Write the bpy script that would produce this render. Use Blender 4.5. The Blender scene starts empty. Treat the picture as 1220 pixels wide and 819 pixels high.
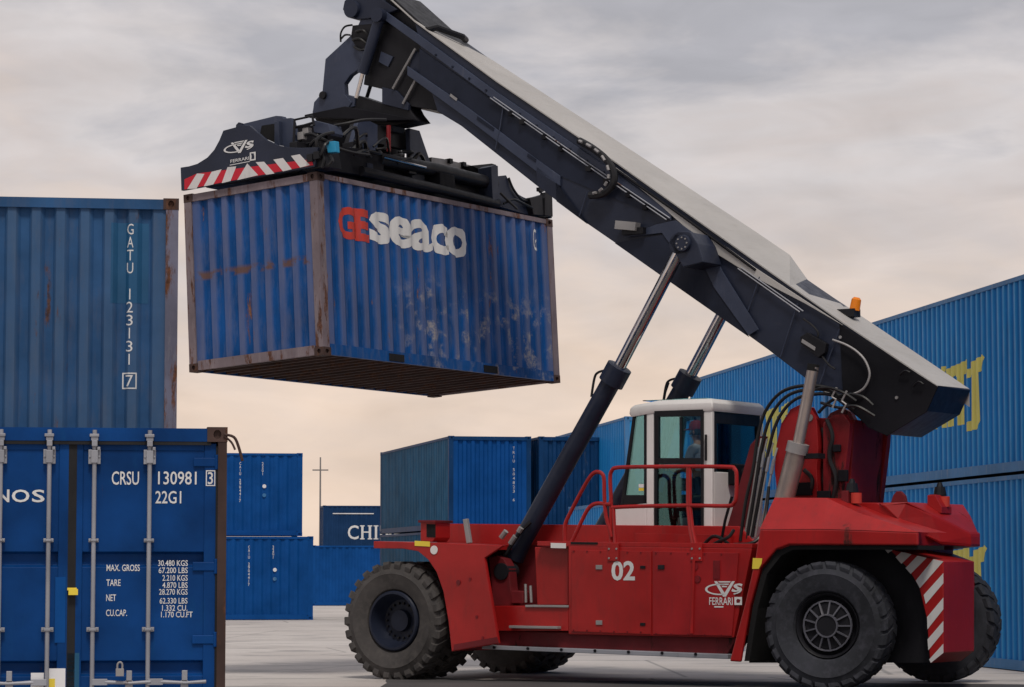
import bpy, bmesh, math, random
from math import sin, cos, pi, radians, atan2, sqrt
from mathutils import Vector, Matrix
random.seed(7)
SC = bpy.context.scene
COL = SC.collection
# ------------------------------------------------------------------ camera
cam = bpy.data.cameras.new('camera'); co = bpy.data.objects.new('camera', cam); COL.objects.link(co)
co.location = (0, 0, 1.58); co.rotation_euler = (radians(90 + 4.5153), 0, 0)
cam.sensor_width = 36; cam.lens = 100.33; cam.clip_start = .1; cam.clip_end = 6000
SC.camera = co
# ------------------------------------------------------------------ sky and sun
SUN_EL, SUN_AZ = 58, 172         # veiled sun high behind the camera
W = bpy.data.worlds.new('World'); SC.world = W; W.use_nodes = True
nt = W.node_tree; N = nt.nodes; L = nt.links
for n in list(N): N.remove(n)
def nd(t, **k):
    n = N.new(t)
    for a, b in k.items(): setattr(n, a, b)
    return n
out = nd('ShaderNodeOutputWorld'); bg = nd('ShaderNodeBackground')
sky = nd('ShaderNodeTexSky', sky_type='NISHITA', sun_disc=False)
sky.sun_elevation = radians(SUN_EL); sky.sun_rotation = radians(SUN_AZ); sky.dust_density = 3
tc = nd('ShaderNodeTexCoord'); sep = nd('ShaderNodeSeparateXYZ'); L.new(tc.outputs['Generated'], sep.inputs[0])
mp = nd('ShaderNodeMapping'); mp.inputs['Scale'].default_value = (8, 8, 22); mp.inputs['Location'].default_value = (3.1, 1.7, .4)
L.new(tc.outputs['Generated'], mp.inputs[0])
n1 = nd('ShaderNodeTexNoise'); n1.inputs['Scale'].default_value = 1.0; n1.inputs['Detail'].default_value = 6; n1.inputs['Roughness'].default_value = .55
n1.inputs['Distortion'].default_value = .35
L.new(mp.outputs[0], n1.inputs['Vector'])
# height in the sky, pushed about by the cloud noise
ma = nd('ShaderNodeMath', operation='MULTIPLY_ADD'); ma.inputs[1].default_value = .24; ma.inputs[2].default_value = -.12
L.new(n1.outputs['Fac'], ma.inputs[0])
ad = nd('ShaderNodeMath', operation='ADD'); L.new(sep.outputs['Z'], ad.inputs[0]); L.new(ma.outputs[0], ad.inputs[1])
rmp = nd('ShaderNodeValToRGB'); L.new(ad.outputs[0], rmp.inputs[0])
cr = rmp.color_ramp
cr.elements[0].position = 0.0; cr.elements[0].color = (.735, .575, .46, 1)
cr.elements[1].position = .6; cr.elements[1].color = (.46, .445, .46, 1)
for p, c in ((.05, (.71, .565, .465)), (.095, (.63, .53, .47)), (.13, (.56, .50, .48)), (.16, (.575, .535, .53)), (.195, (.40, .39, .415)), (.26, (.39, .385, .41))):
    e = cr.elements.new(p); e.color = (*c, 1)
n2 = nd('ShaderNodeTexNoise'); n2.inputs['Scale'].default_value = 1.7; n2.inputs['Detail'].default_value = 7; n2.inputs['Distortion'].default_value = .5
mp2 = nd('ShaderNodeMapping'); mp2.inputs['Scale'].default_value = (11, 11, 32); mp2.inputs['Location'].default_value = (1.3, 4.2, 2)
L.new(tc.outputs['Generated'], mp2.inputs[0]); L.new(mp2.outputs[0], n2.inputs['Vector'])
mr = nd('ShaderNodeMapRange'); mr.inputs['From Min'].default_value = .3; mr.inputs['From Max'].default_value = .7
mr.inputs['To Min'].default_value = .90; mr.inputs['To Max'].default_value = 1.10; L.new(n2.outputs['Fac'], mr.inputs[0])
mul = nd('ShaderNodeVectorMath', operation='SCALE'); L.new(rmp.outputs[0], mul.inputs[0]); L.new(mr.outputs[0], mul.inputs['Scale'])
skm = nd('ShaderNodeVectorMath', operation='SCALE'); L.new(sky.outputs[0], skm.inputs[0]); skm.inputs['Scale'].default_value = .1
mx = nd('ShaderNodeMix', data_type='RGBA'); mx.inputs[0].default_value = .93
L.new(skm.outputs[0], mx.inputs[6]); L.new(mul.outputs[0], mx.inputs[7])
L.new(mx.outputs[2], bg.inputs[0]); bg.inputs[1].default_value = 1.0; L.new(bg.outputs[0], out.inputs[0])
sl = bpy.data.lights.new('sun', 'SUN'); so = bpy.data.objects.new('sun', sl); COL.objects.link(so)
sl.energy = 1.5; sl.angle = radians(12); sl.color = (1, .93, .84)
sd = Vector((sin(radians(SUN_AZ)) * cos(radians(SUN_EL)), cos(radians(SUN_AZ)) * cos(radians(SUN_EL)), sin(radians(SUN_EL))))
so.rotation_euler = sd.to_track_quat('Z', 'Y').to_euler(); so.location = (-30, 40, 60)
vs = SC.view_settings; vs.view_transform = 'Standard'; vs.look = 'None'; vs.exposure = .25; vs.gamma = 1
# ------------------------------------------------------------------ materials
def mat_new(name):
    m = bpy.data.materials.new(name); m.use_nodes = True; return m, m.node_tree, m.node_tree.nodes['Principled BSDF']
def noise(t, vec, scale, detail=4, rough=.55):
    n = t.nodes.new('ShaderNodeTexNoise'); n.inputs['Scale'].default_value = scale; n.inputs['Detail'].default_value = detail
    n.inputs['Roughness'].default_value = rough; t.links.new(vec, n.inputs['Vector']); return n.outputs['Fac']
def ramp(t, src, a, b, lo=0., hi=1.):
    m = t.nodes.new('ShaderNodeMapRange'); m.inputs['From Min'].default_value = a; m.inputs['From Max'].default_value = b
    m.inputs['To Min'].default_value = lo; m.inputs['To Max'].default_value = hi; t.links.new(src, m.inputs[0]); return m.outputs[0]
def mixc(t, fac, a, b):
    m = t.nodes.new('ShaderNodeMix'); m.data_type = 'RGBA'
    if isinstance(fac, float): m.inputs[0].default_value = fac
    else: t.links.new(fac, m.inputs[0])
    for i, v in ((6, a), (7, b)):
        if isinstance(v, tuple): m.inputs[i].default_value = (*v, 1)
        else: t.links.new(v, m.inputs[i])
    return m.outputs[2]
def vec_obj(t, sc=(1, 1, 1)):
    tcx = t.nodes.new('ShaderNodeTexCoord'); oi = t.nodes.new('ShaderNodeObjectInfo')
    m1 = t.nodes.new('ShaderNodeMath'); m1.operation = 'MULTIPLY'; m1.inputs[1].default_value = 53.
    t.links.new(oi.outputs['Random'], m1.inputs[0])
    a = t.nodes.new('ShaderNodeVectorMath'); a.operation = 'ADD'; t.links.new(tcx.outputs['Object'], a.inputs[0]); t.links.new(m1.outputs[0], a.inputs[1])
    mm = t.nodes.new('ShaderNodeMapping'); mm.inputs['Scale'].default_value = sc; t.links.new(a.outputs[0], mm.inputs[0])
    return mm.outputs[0]
RUST = (.105, .042, .022)
def paint(name, col, rough=.5, var=.22, rust=0., dust=0., dustcol=(.33, .32, .33), metal=0., streak=(1, 1, .22), bump=.15, rsc=2.6, spec=.3, coat=0., rustcol=RUST, rib=0., ribcol=(.3, .3, .35)):
    m, t, b = mat_new(name)
    v = vec_obj(t); vst = vec_obj(t, streak)
    f1 = noise(t, v, 1.3, 5)
    dark = tuple(c * (1 - var) for c in col); lite = tuple(min(1, c * (1 + var) + .003) for c in col)
    c = mixc(t, ramp(t, f1, .3, .7), dark, lite)
    f2 = noise(t, vst, 9, 6, .7)
    if dust > 0:
        c = mixc(t, ramp(t, f2, .62 - .3 * dust, .85 - .2 * dust, 0, min(.85, .35 + dust * .6)), c, dustcol)
    if rib > 0:                       # paler proud ribs of a corrugated wall: scuffs, dust and painted sky sheen
        at = t.nodes.new('ShaderNodeAttribute'); at.attribute_name = 'rib'
        mm_ = t.nodes.new('ShaderNodeMath'); mm_.operation = 'MULTIPLY'; t.links.new(ramp(t, at.outputs['Fac'], .35, 1.), mm_.inputs[0])
        t.links.new(ramp(t, noise(t, vst, 4, 5), .25, .7, rib * .35, rib), mm_.inputs[1]); c = mixc(t, mm_.outputs[0], c, ribcol)
    r = rough
    if rust > 0:
        f3 = noise(t, vst, rsc, 9, .72); th = .68 - .3 * rust
        mask = ramp(t, f3, th, th + .05)
        f4 = noise(t, v, 22, 4)
        rc = mixc(t, ramp(t, f4, .3, .7), tuple(x * .5 for x in rustcol), tuple(x * 1.5 for x in rustcol))
        c = mixc(t, mask, c, rc)
        t.links.new(ramp(t, mask, 0, 1, rough, .9), b.inputs['Roughness'])
    else:
        t.links.new(ramp(t, f2, .3, .75, max(.05, rough - .1), min(1, rough + .18)), b.inputs['Roughness'])
    t.links.new(c, b.inputs['Base Color']); b.inputs['Metallic'].default_value = metal
    b.inputs['Specular IOR Level'].default_value = spec; b.inputs['Coat Weight'].default_value = coat; b.inputs['Coat Roughness'].default_value = .22
    bp = t.nodes.new('ShaderNodeBump'); bp.inputs['Strength'].default_value = bump; bp.inputs['Distance'].default_value = .02
    t.links.new(noise(t, v, 5, 4), bp.inputs['Height']); t.links.new(bp.outputs[0], b.inputs['Normal'])
    return m
def glassm(name, tint, refl=.12):
    m, t, b = mat_new(name); t.nodes.remove(b)
    o = t.nodes['Material Output']; tr = t.nodes.new('ShaderNodeBsdfTransparent'); tr.inputs[0].default_value = (*tint, 1)
    g = t.nodes.new('ShaderNodeBsdfGlossy'); g.inputs['Roughness'].default_value = .03; g.inputs[0].default_value = (.42, .88, .96, 1)
    lw = t.nodes.new('ShaderNodeLayerWeight'); lw.inputs[0].default_value = .25
    a = t.nodes.new('ShaderNodeMath'); a.operation = 'ADD'; a.inputs[1].default_value = refl * .3
    t.links.new(lw.outputs['Fresnel'], a.inputs[0]); mxs = t.nodes.new('ShaderNodeMixShader')
    t.links.new(a.outputs[0], mxs.inputs[0]); t.links.new(tr.outputs[0], mxs.inputs[1]); t.links.new(g.outputs[0], mxs.inputs[2])
    t.links.new(mxs.outputs[0], o.inputs[0]); return m
M = dict(
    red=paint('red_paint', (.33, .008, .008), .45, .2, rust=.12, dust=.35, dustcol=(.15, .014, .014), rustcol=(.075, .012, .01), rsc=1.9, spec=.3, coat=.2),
    reddark=paint('dark_red_paint', (.13, .008, .012), .6, .4, rust=.3, dust=.2, dustcol=(.05, .025, .025), rustcol=(.03, .012, .01)),
    redworn=paint('worn_red_paint', (.29, .007, .009), .5, .25, rust=.42, dust=.25, dustcol=(.12, .012, .016), rustcol=(.045, .012, .011), rsc=1.5, spec=.3, coat=.2),
    redgrime=paint('oily_red_paint', (.17, .006, .010), .5, .4, rust=.42, dust=.2, dustcol=(.07, .012, .014), rustcol=(.02, .009, .009), rsc=3),
    coal=paint('matt_black_steel', (.007, .007, .010), .6, .3, spec=.12),
    navydark=paint('dark_navy_paint', (.011, .015, .030), .45, .3, dust=.2, dustcol=(.03, .033, .05), spec=.2),
    navy=paint('navy_paint', (.014, .019, .038), .4, .25, dust=.15, dustcol=(.055, .055, .07), streak=(.3, 1, 1)),
    navylite=paint('blue_grey_paint', (.036, .046, .080), .4, .2, dust=.15, dustcol=(.12, .12, .15)),
    boomtop=paint('pale_grey_paint', (.40, .385, .37), .5, .08, dust=.2, dustcol=(.28, .27, .26), streak=(1, .3, 1)),  # boom top and side strip, paler than the boom sides
    black=paint('black_steel', (.010, .010, .013), .42, .3, dust=.2, dustcol=(.035, .035, .042), spec=.2),
    rubber=paint('tyre_rubber', (.024, .026, .033), .8, .35, dust=.5, dustcol=(.07, .07, .088), streak=(1, 1, 1)),
    rubberdust=paint('dusty_tyre_rubber', (.050, .046, .045), .85, .45, dust=.55, dustcol=(.105, .095, .09), streak=(1, 1, 1)),
    hose=paint('hose_rubber', (.012, .012, .014), .4, .2),
    chrome=paint('chrome_rod', (.62, .58, .56), .16, .1, metal=1., bump=.02),
    steel=paint('worn_steel', (.30, .29, .29), .5, .2, dust=.3, dustcol=(.2, .19, .19), metal=.3),
    galv=paint('galvanised_rod', (.29, .30, .335), .5, .2, rust=.16, dust=.3, metal=.25),
    exhaust=paint('exhaust_steel', (.42, .36, .33), .38, .25, dust=.3, dustcol=(.25, .19, .16), metal=.75),
    white=paint('white_paint', (.72, .70, .69), .45, .06, dust=.15, dustcol=(.5, .46, .45)),
    mark=paint('white_marking', (.66, .66, .66), .6, .1, dust=.25, dustcol=(.4, .42, .45), bump=0),
    markred=paint('red_marking', (.50, .045, .03), .6, .15, dust=.3, dustcol=(.2, .08, .12), bump=0),
    markyel=paint('yellow_marking', (.62, .56, .14), .6, .1, dust=.2, dustcol=(.45, .42, .2), bump=0),
    refl=paint('reflective_white', (.62, .60, .60), .5, .08, dust=.2, bump=0),
    reflred=paint('reflective_red', (.50, .012, .03), .45, .1, bump=0),
    yellow=paint('yellow_tag', (.75, .58, .06), .5, .1, bump=0),
    cyan=paint('cyan_lamp', (.02, .24, .42), .4, .1, bump=0),
    paper=paint('paper', (.72, .72, .74), .7, .08, bump=0),
    amber=paint('amber_lens', (.80, .22, .01), .2, .1, bump=0),
    seatm=paint('seat_vinyl', (.03, .03, .035), .6, .2),
    skin=paint('skin', (.48, .26, .18), .5, .08, bump=.03), shirt=paint('grey_shirt', (.6, .6, .66), .8, .1), trou=paint('dark_trousers', (.04, .045, .07), .8, .1),
    cap=paint('red_cap', (.32, .03, .03), .7, .1), hair=paint('dark_hair', (.02, .014, .01), .6, .1), eye=paint('eye', (.03, .02, .02), .2, 0.),
    # containers
    c_sea=paint('weathered_blue', (.003, .064, .235), .5, .3, rust=.26, dust=.45, dustcol=(.10, .13, .23), rsc=2.4, rustcol=(.17, .08, .045), rib=.75, ribcol=(.13, .145, .245), spec=.12),
    c_gat=paint('faded_blue', (.024, .078, .185), .6, .3, rust=.22, dust=.45, dustcol=(.075, .10, .16), rsc=2.2, rustcol=(.10, .055, .045), rib=.55, ribcol=(.075, .125, .205), spec=.12),
    c_crs=paint('deep_blue', (.0005, .042, .18), .5, .35, rust=.10, dust=.2, dustcol=(.004, .065, .185), spec=.12),
    c_crsdark=paint('grimy_deep_blue', (.004, .026, .085), .6, .3, rust=.1, spec=.12),
    c_mes=paint('sky_blue', (.0002, .15, .45), .5, .14, dust=.12, dustcol=(.03, .19, .42), rib=.8, ribcol=(.03, .29, .62), spec=.2),  # pale ribs hold the sky's glancing reflection as colour
    c_mesrail=paint('pale_rail_blue', (.05, .17, .36), .5, .15, rust=.05, dust=.3, spec=.12),
    c_mid=paint('ocean_blue', (.0005, .058, .235), .6, .18, dust=.12, dustcol=(.008, .075, .22), spec=.12),
    c_dk=paint('dark_navy_blue', (.003, .036, .115), .5, .2, dust=.1, rust=.02, spec=.12),
    c_teal=paint('grey_teal', (.018, .085, .165), .55, .25, rust=.1, dust=.3, dustcol=(.05, .085, .11), spec=.12),
    c_chi=paint('shipping_navy', (.005, .032, .10), .5, .15, spec=.12),
    rusty=paint('rusty_steel', (.17, .135, .15), .75, .3, rust=.48, dust=.4, dustcol=(.27, .23, .24), rsc=3.5, rustcol=(.10, .045, .03)),
    rustdark=paint('dark_rusty_steel', (.055, .032, .028), .8, .4, rust=.5, rustcol=(.075, .035, .022), rsc=4),
    rustblue=paint('rusty_blue_post', (.12, .12, .17), .7, .3, rust=.45, dust=.3, rsc=2.5),
    under=paint('underside_timber', (.055, .040, .032), .85, .3, dust=.2, dustcol=(.03, .025, .02)),
    gasket=paint('gasket', (.012, .012, .014), .7, .2),
    pole=paint('mast_grey', (.20, .19, .19), .6, .1),
    hole=paint('dark_recess', (.008, .008, .009), .9, .1),
)
def bare_patches(m):
    t = m.node_tree; b = t.nodes['Principled BSDF']; src = b.inputs['Base Color'].links[0].from_socket
    tcx = t.nodes.new('ShaderNodeTexCoord'); sx = t.nodes.new('ShaderNodeSeparateXYZ'); t.links.new(tcx.outputs['Object'], sx.inputs[0])
    def mul(a, c):
        q = t.nodes.new('ShaderNodeMath'); q.operation = 'MULTIPLY'; t.links.new(a, q.inputs[0]); t.links.new(c, q.inputs[1]); return q.outputs[0]
    n1_ = noise(t, tcx.outputs['Object'], 3.1, 7, .65); n2_ = noise(t, tcx.outputs['Object'], 1.7, 3)
    k = mul(mul(ramp(t, sx.outputs['X'], 1.6, 2.6), ramp(t, sx.outputs['Z'], 1.45, .95)), ramp(t, n2_, .42, .52))
    n3_ = noise(t, tcx.outputs['Object'], 14, 6, .7); k = mul(mul(k, ramp(t, n1_, .50, .60, 0, .75)), ramp(t, n3_, .40, .55, .15, 1))
    c = mixc(t, k, src, (.36, .33, .30))
    # scrape across the end wall
    k2 = mul(mul(ramp(t, sx.outputs['Z'], 1.30, 1.34), ramp(t, sx.outputs['Z'], 1.46, 1.40)), ramp(t, sx.outputs['X'], .06, .05))
    c = mixc(t, mul(k2, ramp(t, n1_, .46, .55, 0, .9)), c, (.13, .07, .05))
    t.links.new(c, b.inputs['Base Color'])
bare_patches(M['c_sea'])
M['glass'] = glassm('tinted_glass', (.94, .99, .99), .7); M['glassdark'] = glassm('dark_tinted_glass', (.72, .82, .83), .2)
# ------------------------------------------------------------------ mesh helpers
class MB:
    def __init__(s): s.b = bmesh.new()
    def face(s, vs):
        try: return s.b.faces.new([s.b.verts.new(v) for v in vs])
        except ValueError: return None
    def box(s, a, b):
        x0, y0, z0 = a; x1, y1, z1 = b
        v = [s.b.verts.new(p) for p in ((x0, y0, z0), (x1, y0, z0), (x1, y1, z0), (x0, y1, z0), (x0, y0, z1), (x1, y0, z1), (x1, y1, z1), (x0, y1, z1))]
        for f in ((0, 3, 2, 1), (4, 5, 6, 7), (0, 1, 5, 4), (1, 2, 6, 5), (2, 3, 7, 6), (3, 0, 4, 7)): s.b.faces.new([v[i] for i in f])
        return s
    def loftv(s, A, B):          # closed solid between two matching outlines
        a = [s.b.verts.new(p) for p in A]; b = [s.b.verts.new(p) for p in B]; n = len(a)
        s.b.faces.new(a); s.b.faces.new(b[::-1])
        for i in range(n): s.b.faces.new((a[i], b[i], b[(i + 1) % n], a[(i + 1) % n]))
        return s
    def py(s, P, y0, y1): return s.loftv([(x, y0, z) for x, z in P], [(x, y1, z) for x, z in P])     # outline in x,z
    def px(s, P, x0, x1): return s.loftv([(x0, y, z) for y, z in P], [(x1, y, z) for y, z in P])     # outline in y,z
    def pz(s, P, z0, z1): return s.loftv([(x, y, z0) for x, y in P], [(x, y, z1) for x, y in P])
    def strip(s, A, B):          # open sheet between two polylines
        a = [s.b.verts.new(p) for p in A]; b = [s.b.verts.new(p) for p in B]
        for i in range(len(a) - 1): s.b.faces.new((a[i], a[i + 1], b[i + 1], b[i]))
        return s
    def tube(s, P, r, n=8, cap=True):
        P = [Vector(p) for p in P]; rings = []; R = r if isinstance(r, (list, tuple)) else [r] * len(P)
        ref = None
        for i, p in enumerate(P):
            d = ((P[min(i + 1, len(P) - 1)] - p).normalized() + (p - P[max(i - 1, 0)]).normalized())
            d = d.normalized() if d.length > 1e-6 else Vector((0, 0, 1))
            if ref is None: ref = Vector((0, 0, 1)) if abs(d.z) < .9 else Vector((1, 0, 0))
            x = d.cross(ref).normalized(); y = x.cross(d).normalized(); ref = y
            rings.append([s.b.verts.new(p + (x * cos(2 * pi * k / n) + y * sin(2 * pi * k / n)) * R[i]) for k in range(n)])
        for a, b in zip(rings, rings[1:]):
            for k in range(n): s.b.faces.new((a[k], a[(k + 1) % n], b[(k + 1) % n], b[k]))
        if cap: s.b.faces.new(rings[0][::-1]); s.b.faces.new(rings[-1])
        return s
    def lathe_y(s, prof, n=32, c=(0, 0, 0), close=False):       # profile (r, y) turned round the y axis
        rings = []
        for r, y in prof: rings.append([s.b.verts.new((c[0] + r * cos(2 * pi * k / n), c[1] + y, c[2] + r * sin(2 * pi * k / n))) for k in range(n)])
        pr = list(zip(rings, rings[1:])) + ([(rings[-1], rings[0])] if close else [])
        for a, b in pr:
            for k in range(n): s.b.faces.new((a[k], b[k], b[(k + 1) % n], a[(k + 1) % n]))
        if not close:
            s.b.faces.new(rings[0]); s.b.faces.new(rings[-1][::-1])
        return s
    def disc_z(s, prof, n=32, c=(0, 0, 0)):
        rings = []
        for r, z in prof: rings.append([s.b.verts.new((c[0] + r * cos(2 * pi * k / n), c[1] + r * sin(2 * pi * k / n), c[2] + z)) for k in range(n)])
        for a, b in zip(rings, rings[1:]):
            for k in range(n): s.b.faces.new((a[k], a[(k + 1) % n], b[(k + 1) % n], b[k]))
        s.b.faces.new(rings[0][::-1]); s.b.faces.new(rings[-1]); return s
    def mesh(s, name, smooth=False):
        bmesh.ops.recalc_face_normals(s.b, faces=s.b.faces)
        me = bpy.data.meshes.new(name); s.b.to_mesh(me); s.b.free()
        if smooth:
            for p in me.polygons: p.use_smooth = True
            try: me.set_sharp_from_angle(angle=radians(35))
            except Exception: pass
        return me
    def build(s, name, m, parent=None, smooth=False, bevel=0, mx=None):
        return link(name, s.mesh(name, smooth), m, parent, bevel, mx)
def link(name, me, m, parent=None, bevel=0, mx=None):
    o = bpy.data.objects.new(name, me); COL.objects.link(o)
    if m is not None and not me.materials: me.materials.append(M[m] if isinstance(m, str) else m)
    if parent: o.parent = parent
    if mx is not None: o.matrix_local = mx
    if bevel:
        md = o.modifiers.new('bevel', 'BEVEL'); md.width = bevel; md.segments = 2; md.limit_method = 'ANGLE'; md.angle_limit = radians(40)
    return o
def tag(o, label=None, cat=None, group=None, kind=None):
    for k, v in (('label', label), ('category', cat), ('group', group), ('kind', kind)):
        if v: o[k] = v
    return o
def empty(name, mx, parent=None):
    o = bpy.data.objects.new(name, None); COL.objects.link(o); o.empty_display_size = .2
    if parent: o.parent = parent
    o.matrix_local = mx; return o
def rnd_path(P, k=6):           # Catmull-Rom
    P = [Vector(p) for p in P]; Q = [P[0]] + P + [P[-1]]; o = []
    for i in range(1, len(Q) - 2):
        a, b, c, d = Q[i - 1:i + 3]
        for j in range(k):
            t = j / k
            o.append(.5 * ((2 * b) + (c - a) * t + (2 * a - 5 * b + 4 * c - d) * t * t + (3 * b - a - 3 * c + d) * t ** 3))
    o.append(P[-1]); return o
def text_mesh(s, w, h, bold=0., shear=0., folds=None, prof=None):
    """lettering as a thin flat mesh in x,z, fitted to width w and height h; follows a corrugated face when folds are given"""
    cu = bpy.data.curves.new('lettering', 'FONT'); cu.body = s; cu.offset = bold; cu.shear = shear; cu.resolution_u = 3
    o = bpy.data.objects.new('lettering', cu); COL.objects.link(o)
    dg = bpy.context.evaluated_depsgraph_get(); me = bpy.data.meshes.new_from_object(o.evaluated_get(dg))
    bpy.data.objects.remove(o)
    xs = [v.co.x for v in me.vertices]; ys = [v.co.y for v in me.vertices]
    x0, x1, y0, y1 = min(xs), max(xs), min(ys), max(ys)
    for v in me.vertices: v.co = ((v.co.x - x0) / (x1 - x0) * w, 0, (v.co.y - y0) / (y1 - y0) * h)
    return me
def drape(me, off, folds, prof):
    b = bmesh.new(); b.from_mesh(me)
    for f in folds:
        bmesh.ops.bisect_plane(b, geom=b.verts[:] + b.edges[:] + b.faces[:], plane_co=(f - off, 0, 0), plane_no=(1, 0, 0), dist=1e-5)
    for v in b.verts: v.co.y = prof(v.co.x + off)
    b.to_mesh(me); b.free()
def frame(o, ex, ez):            # matrix: local x -> ex, local z -> ez, local -y -> outward
    ex = Vector(ex).normalized(); ez = Vector(ez).normalized(); ey = ez.cross(ex)
    m = Matrix((ex, ey, ez)).transposed().to_4x4(); m.translation = o; return m
# ------------------------------------------------------------------ ground
def ground():
    m, t, b = mat_new('worn_concrete')
    tcx = t.nodes.new('ShaderNodeTexCoord'); v = tcx.outputs['Object']
    c = mixc(t, ramp(t, noise(t, v, .22, 6), .3, .7), (.44, .40, .375), (.56, .52, .49))
    c = mixc(t, ramp(t, noise(t, v, 9, 8, .7), .5, .75, 0, .5), c, (.30, .28, .27))
    c = mixc(t, ramp(t, noise(t, v, .55, 7, .6), .55, .66, 0, .6), c, (.24, .225, .22))
    mm = t.nodes.new('ShaderNodeMapping'); mm.inputs['Scale'].default_value = (.12, 1.6, 1); mm.inputs['Rotation'].default_value = (0, 0, .3)
    t.links.new(v, mm.inputs[0])
    c = mixc(t, ramp(t, noise(t, mm.outputs[0], 1.2, 6, .65), .56, .72, 0, .5), c, (.27, .25, .245))
    vo = t.nodes.new('ShaderNodeTexVoronoi'); vo.feature = 'DISTANCE_TO_EDGE'; vo.inputs['Scale'].default_value = .16; t.links.new(v, vo.inputs['Vector'])
    c = mixc(t, ramp(t, vo.outputs['Distance'], .002, .006, .7, 0), c, (.2, .19, .18))
    wv = t.nodes.new('ShaderNodeTexWave'); wv.wave_type = 'RINGS'; wv.rings_direction = 'Z'; wv.inputs['Scale'].default_value = .11; wv.inputs['Distortion'].default_value = 5; wv.inputs['Detail Scale'].default_value = .25
    t.links.new(v, wv.inputs['Vector'])
    q = t.nodes.new('ShaderNodeMath'); q.operation = 'MULTIPLY'; t.links.new(ramp(t, wv.outputs['Fac'], .93, .99, 0, .5), q.inputs[0]); t.links.new(ramp(t, noise(t, v, .9, 5), .42, .6), q.inputs[1])
    c = mixc(t, q.outputs[0], c, (.20, .19, .185))
    t.links.new(c, b.inputs['Base Color']); b.inputs['Roughness'].default_value = .8
    bp = t.nodes.new('ShaderNodeBump'); bp.inputs['Strength'].default_value = .25; bp.inputs['Distance'].default_value = .02
    t.links.new(noise(t, v, 40, 6), bp.inputs['Height']); t.links.new(bp.outputs[0], b.inputs['Normal'])
    g = MB(); n = 20
    g.face([(-2500, -500, 0), (2500, -500, 0), (2500, 4500, 0), (-2500, 4500, 0)])
    o = g.build('ground', m); tag(o, 'pale worn concrete of the container yard', kind='structure')
ground()
def painted_shadow():  # dark sheet on the ground stands in for the machine's shadow
    m, t, b = mat_new('shadow_tone'); tcx = t.nodes.new('ShaderNodeTexCoord'); v = tcx.outputs['Object']
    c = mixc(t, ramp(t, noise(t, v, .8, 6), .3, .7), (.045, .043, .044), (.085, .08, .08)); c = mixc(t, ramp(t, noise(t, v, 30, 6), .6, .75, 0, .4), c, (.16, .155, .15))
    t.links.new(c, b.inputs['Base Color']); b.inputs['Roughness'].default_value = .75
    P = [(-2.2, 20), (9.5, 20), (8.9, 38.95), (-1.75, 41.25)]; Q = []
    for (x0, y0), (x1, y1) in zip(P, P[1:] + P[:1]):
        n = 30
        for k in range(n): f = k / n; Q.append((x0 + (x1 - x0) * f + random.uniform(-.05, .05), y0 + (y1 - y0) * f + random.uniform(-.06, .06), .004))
    g = MB(); g.face(Q); tag(g.build('shadow_patch', m), 'patch of painted shade in the pale yard beside the red machine', kind='structure')
painted_shadow()
# ------------------------------------------------------------------ containers
SP = (.070, .068, .072, .068)            # side corrugation: outer flat, slope, inner flat, slope
EP = (.085, .030, .085, .050)            # end wall corrugation
def corr(Ln, sp, depth, margin):
    """profile points (s, depth) along a corrugated wall and the function giving the depth at s"""
    p = sum(sp); n = int((Ln - 2 * margin - sp[2]) / p); tot = n * p + sp[0]; s0 = (Ln - tot) / 2
    pts = [(0, 0), ]
    s = s0
    for i in range(n):
        a = s + sp[0]; pts += [(a, 0), (a + sp[1], depth), (a + sp[1] + sp[2], depth), (a + p - sp[0], 0)]; s += p
    pts.append((Ln, 0))
    def f(x):
        for (a, da), (b, db) in zip(pts, pts[1:]):
            if a <= x <= b: return da + (db - da) * (x - a) / max(1e-9, b - a)
        return 0
    return pts, f
def ribbed(me, ax, depth):
    a = me.attributes.new('rib', 'FLOAT', 'POINT')
    for i, v in enumerate(me.vertices): a.data[i].value = 1 - v.co[ax] / depth
    return me
def casting_mesh():
    """corner casting .178 x .162 x .118 with an oval hole in every outward side"""
    b = MB(); X, Y, Z = .178, .162, .118
    def holed(o, ex, ey, a, c, w, h, inn):
        o = Vector(o); ex = Vector(ex); ey = Vector(ey); inn = Vector(inn); n = 12
        ctr = o + ex * a / 2 + ey * c / 2
        out = [b.b.verts.new(o + ex * i * a + ey * j * c) for i, j in ((1, .5), (1, 1), (.5, 1), (0, 1), (0, .5), (0, 0), (.5, 0), (1, 0))]
        ov = [b.b.verts.new(ctr + ex * w * cos(2 * pi * k / 16) + ey * h * sin(2 * pi * k / 16)) for k in range(16)]
        iv = [b.b.verts.new(v.co + inn * .03) for v in ov]
        for k in range(8): b.b.faces.new((out[k], out[(k + 1) % 8], ov[(2 * k + 2) % 16], ov[2 * k + 1], ov[2 * k]))
        for k in range(16): b.b.faces.new((ov[k], ov[(k + 1) % 16], iv[(k + 1) % 16], iv[k]))
        f = b.b.faces.new(iv); f.material_index = 1
    holed((0, 0, 0), (1, 0, 0), (0, 0, 1), X, Z, .045, .032, (0, 1, 0))
    holed((0, Y, 0), (0, -1, 0), (0, 0, 1), Y, Z, .032, .036, (1, 0, 0))
    holed((0, 0, Z), (1, 0, 0), (0, 1, 0), X, Y, .055, .032, (0, 0, -1))
    b.face([(X, 0, 0), (X, Y, 0), (X, Y, Z), (X, 0, Z)]); b.face([(0, Y, 0), (X, Y, 0), (X, Y, Z), (0, Y, Z)]); b.face([(0, 0, 0), (0, Y, 0), (X, Y, 0), (X, 0, 0)])
    return b.mesh('corner_casting')
CAST = casting_mesh()
_cm = {}
def cached(key, fn):
    if key not in _cm: _cm[key] = fn()
    return _cm[key].copy() if False else _cm[key]
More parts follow.
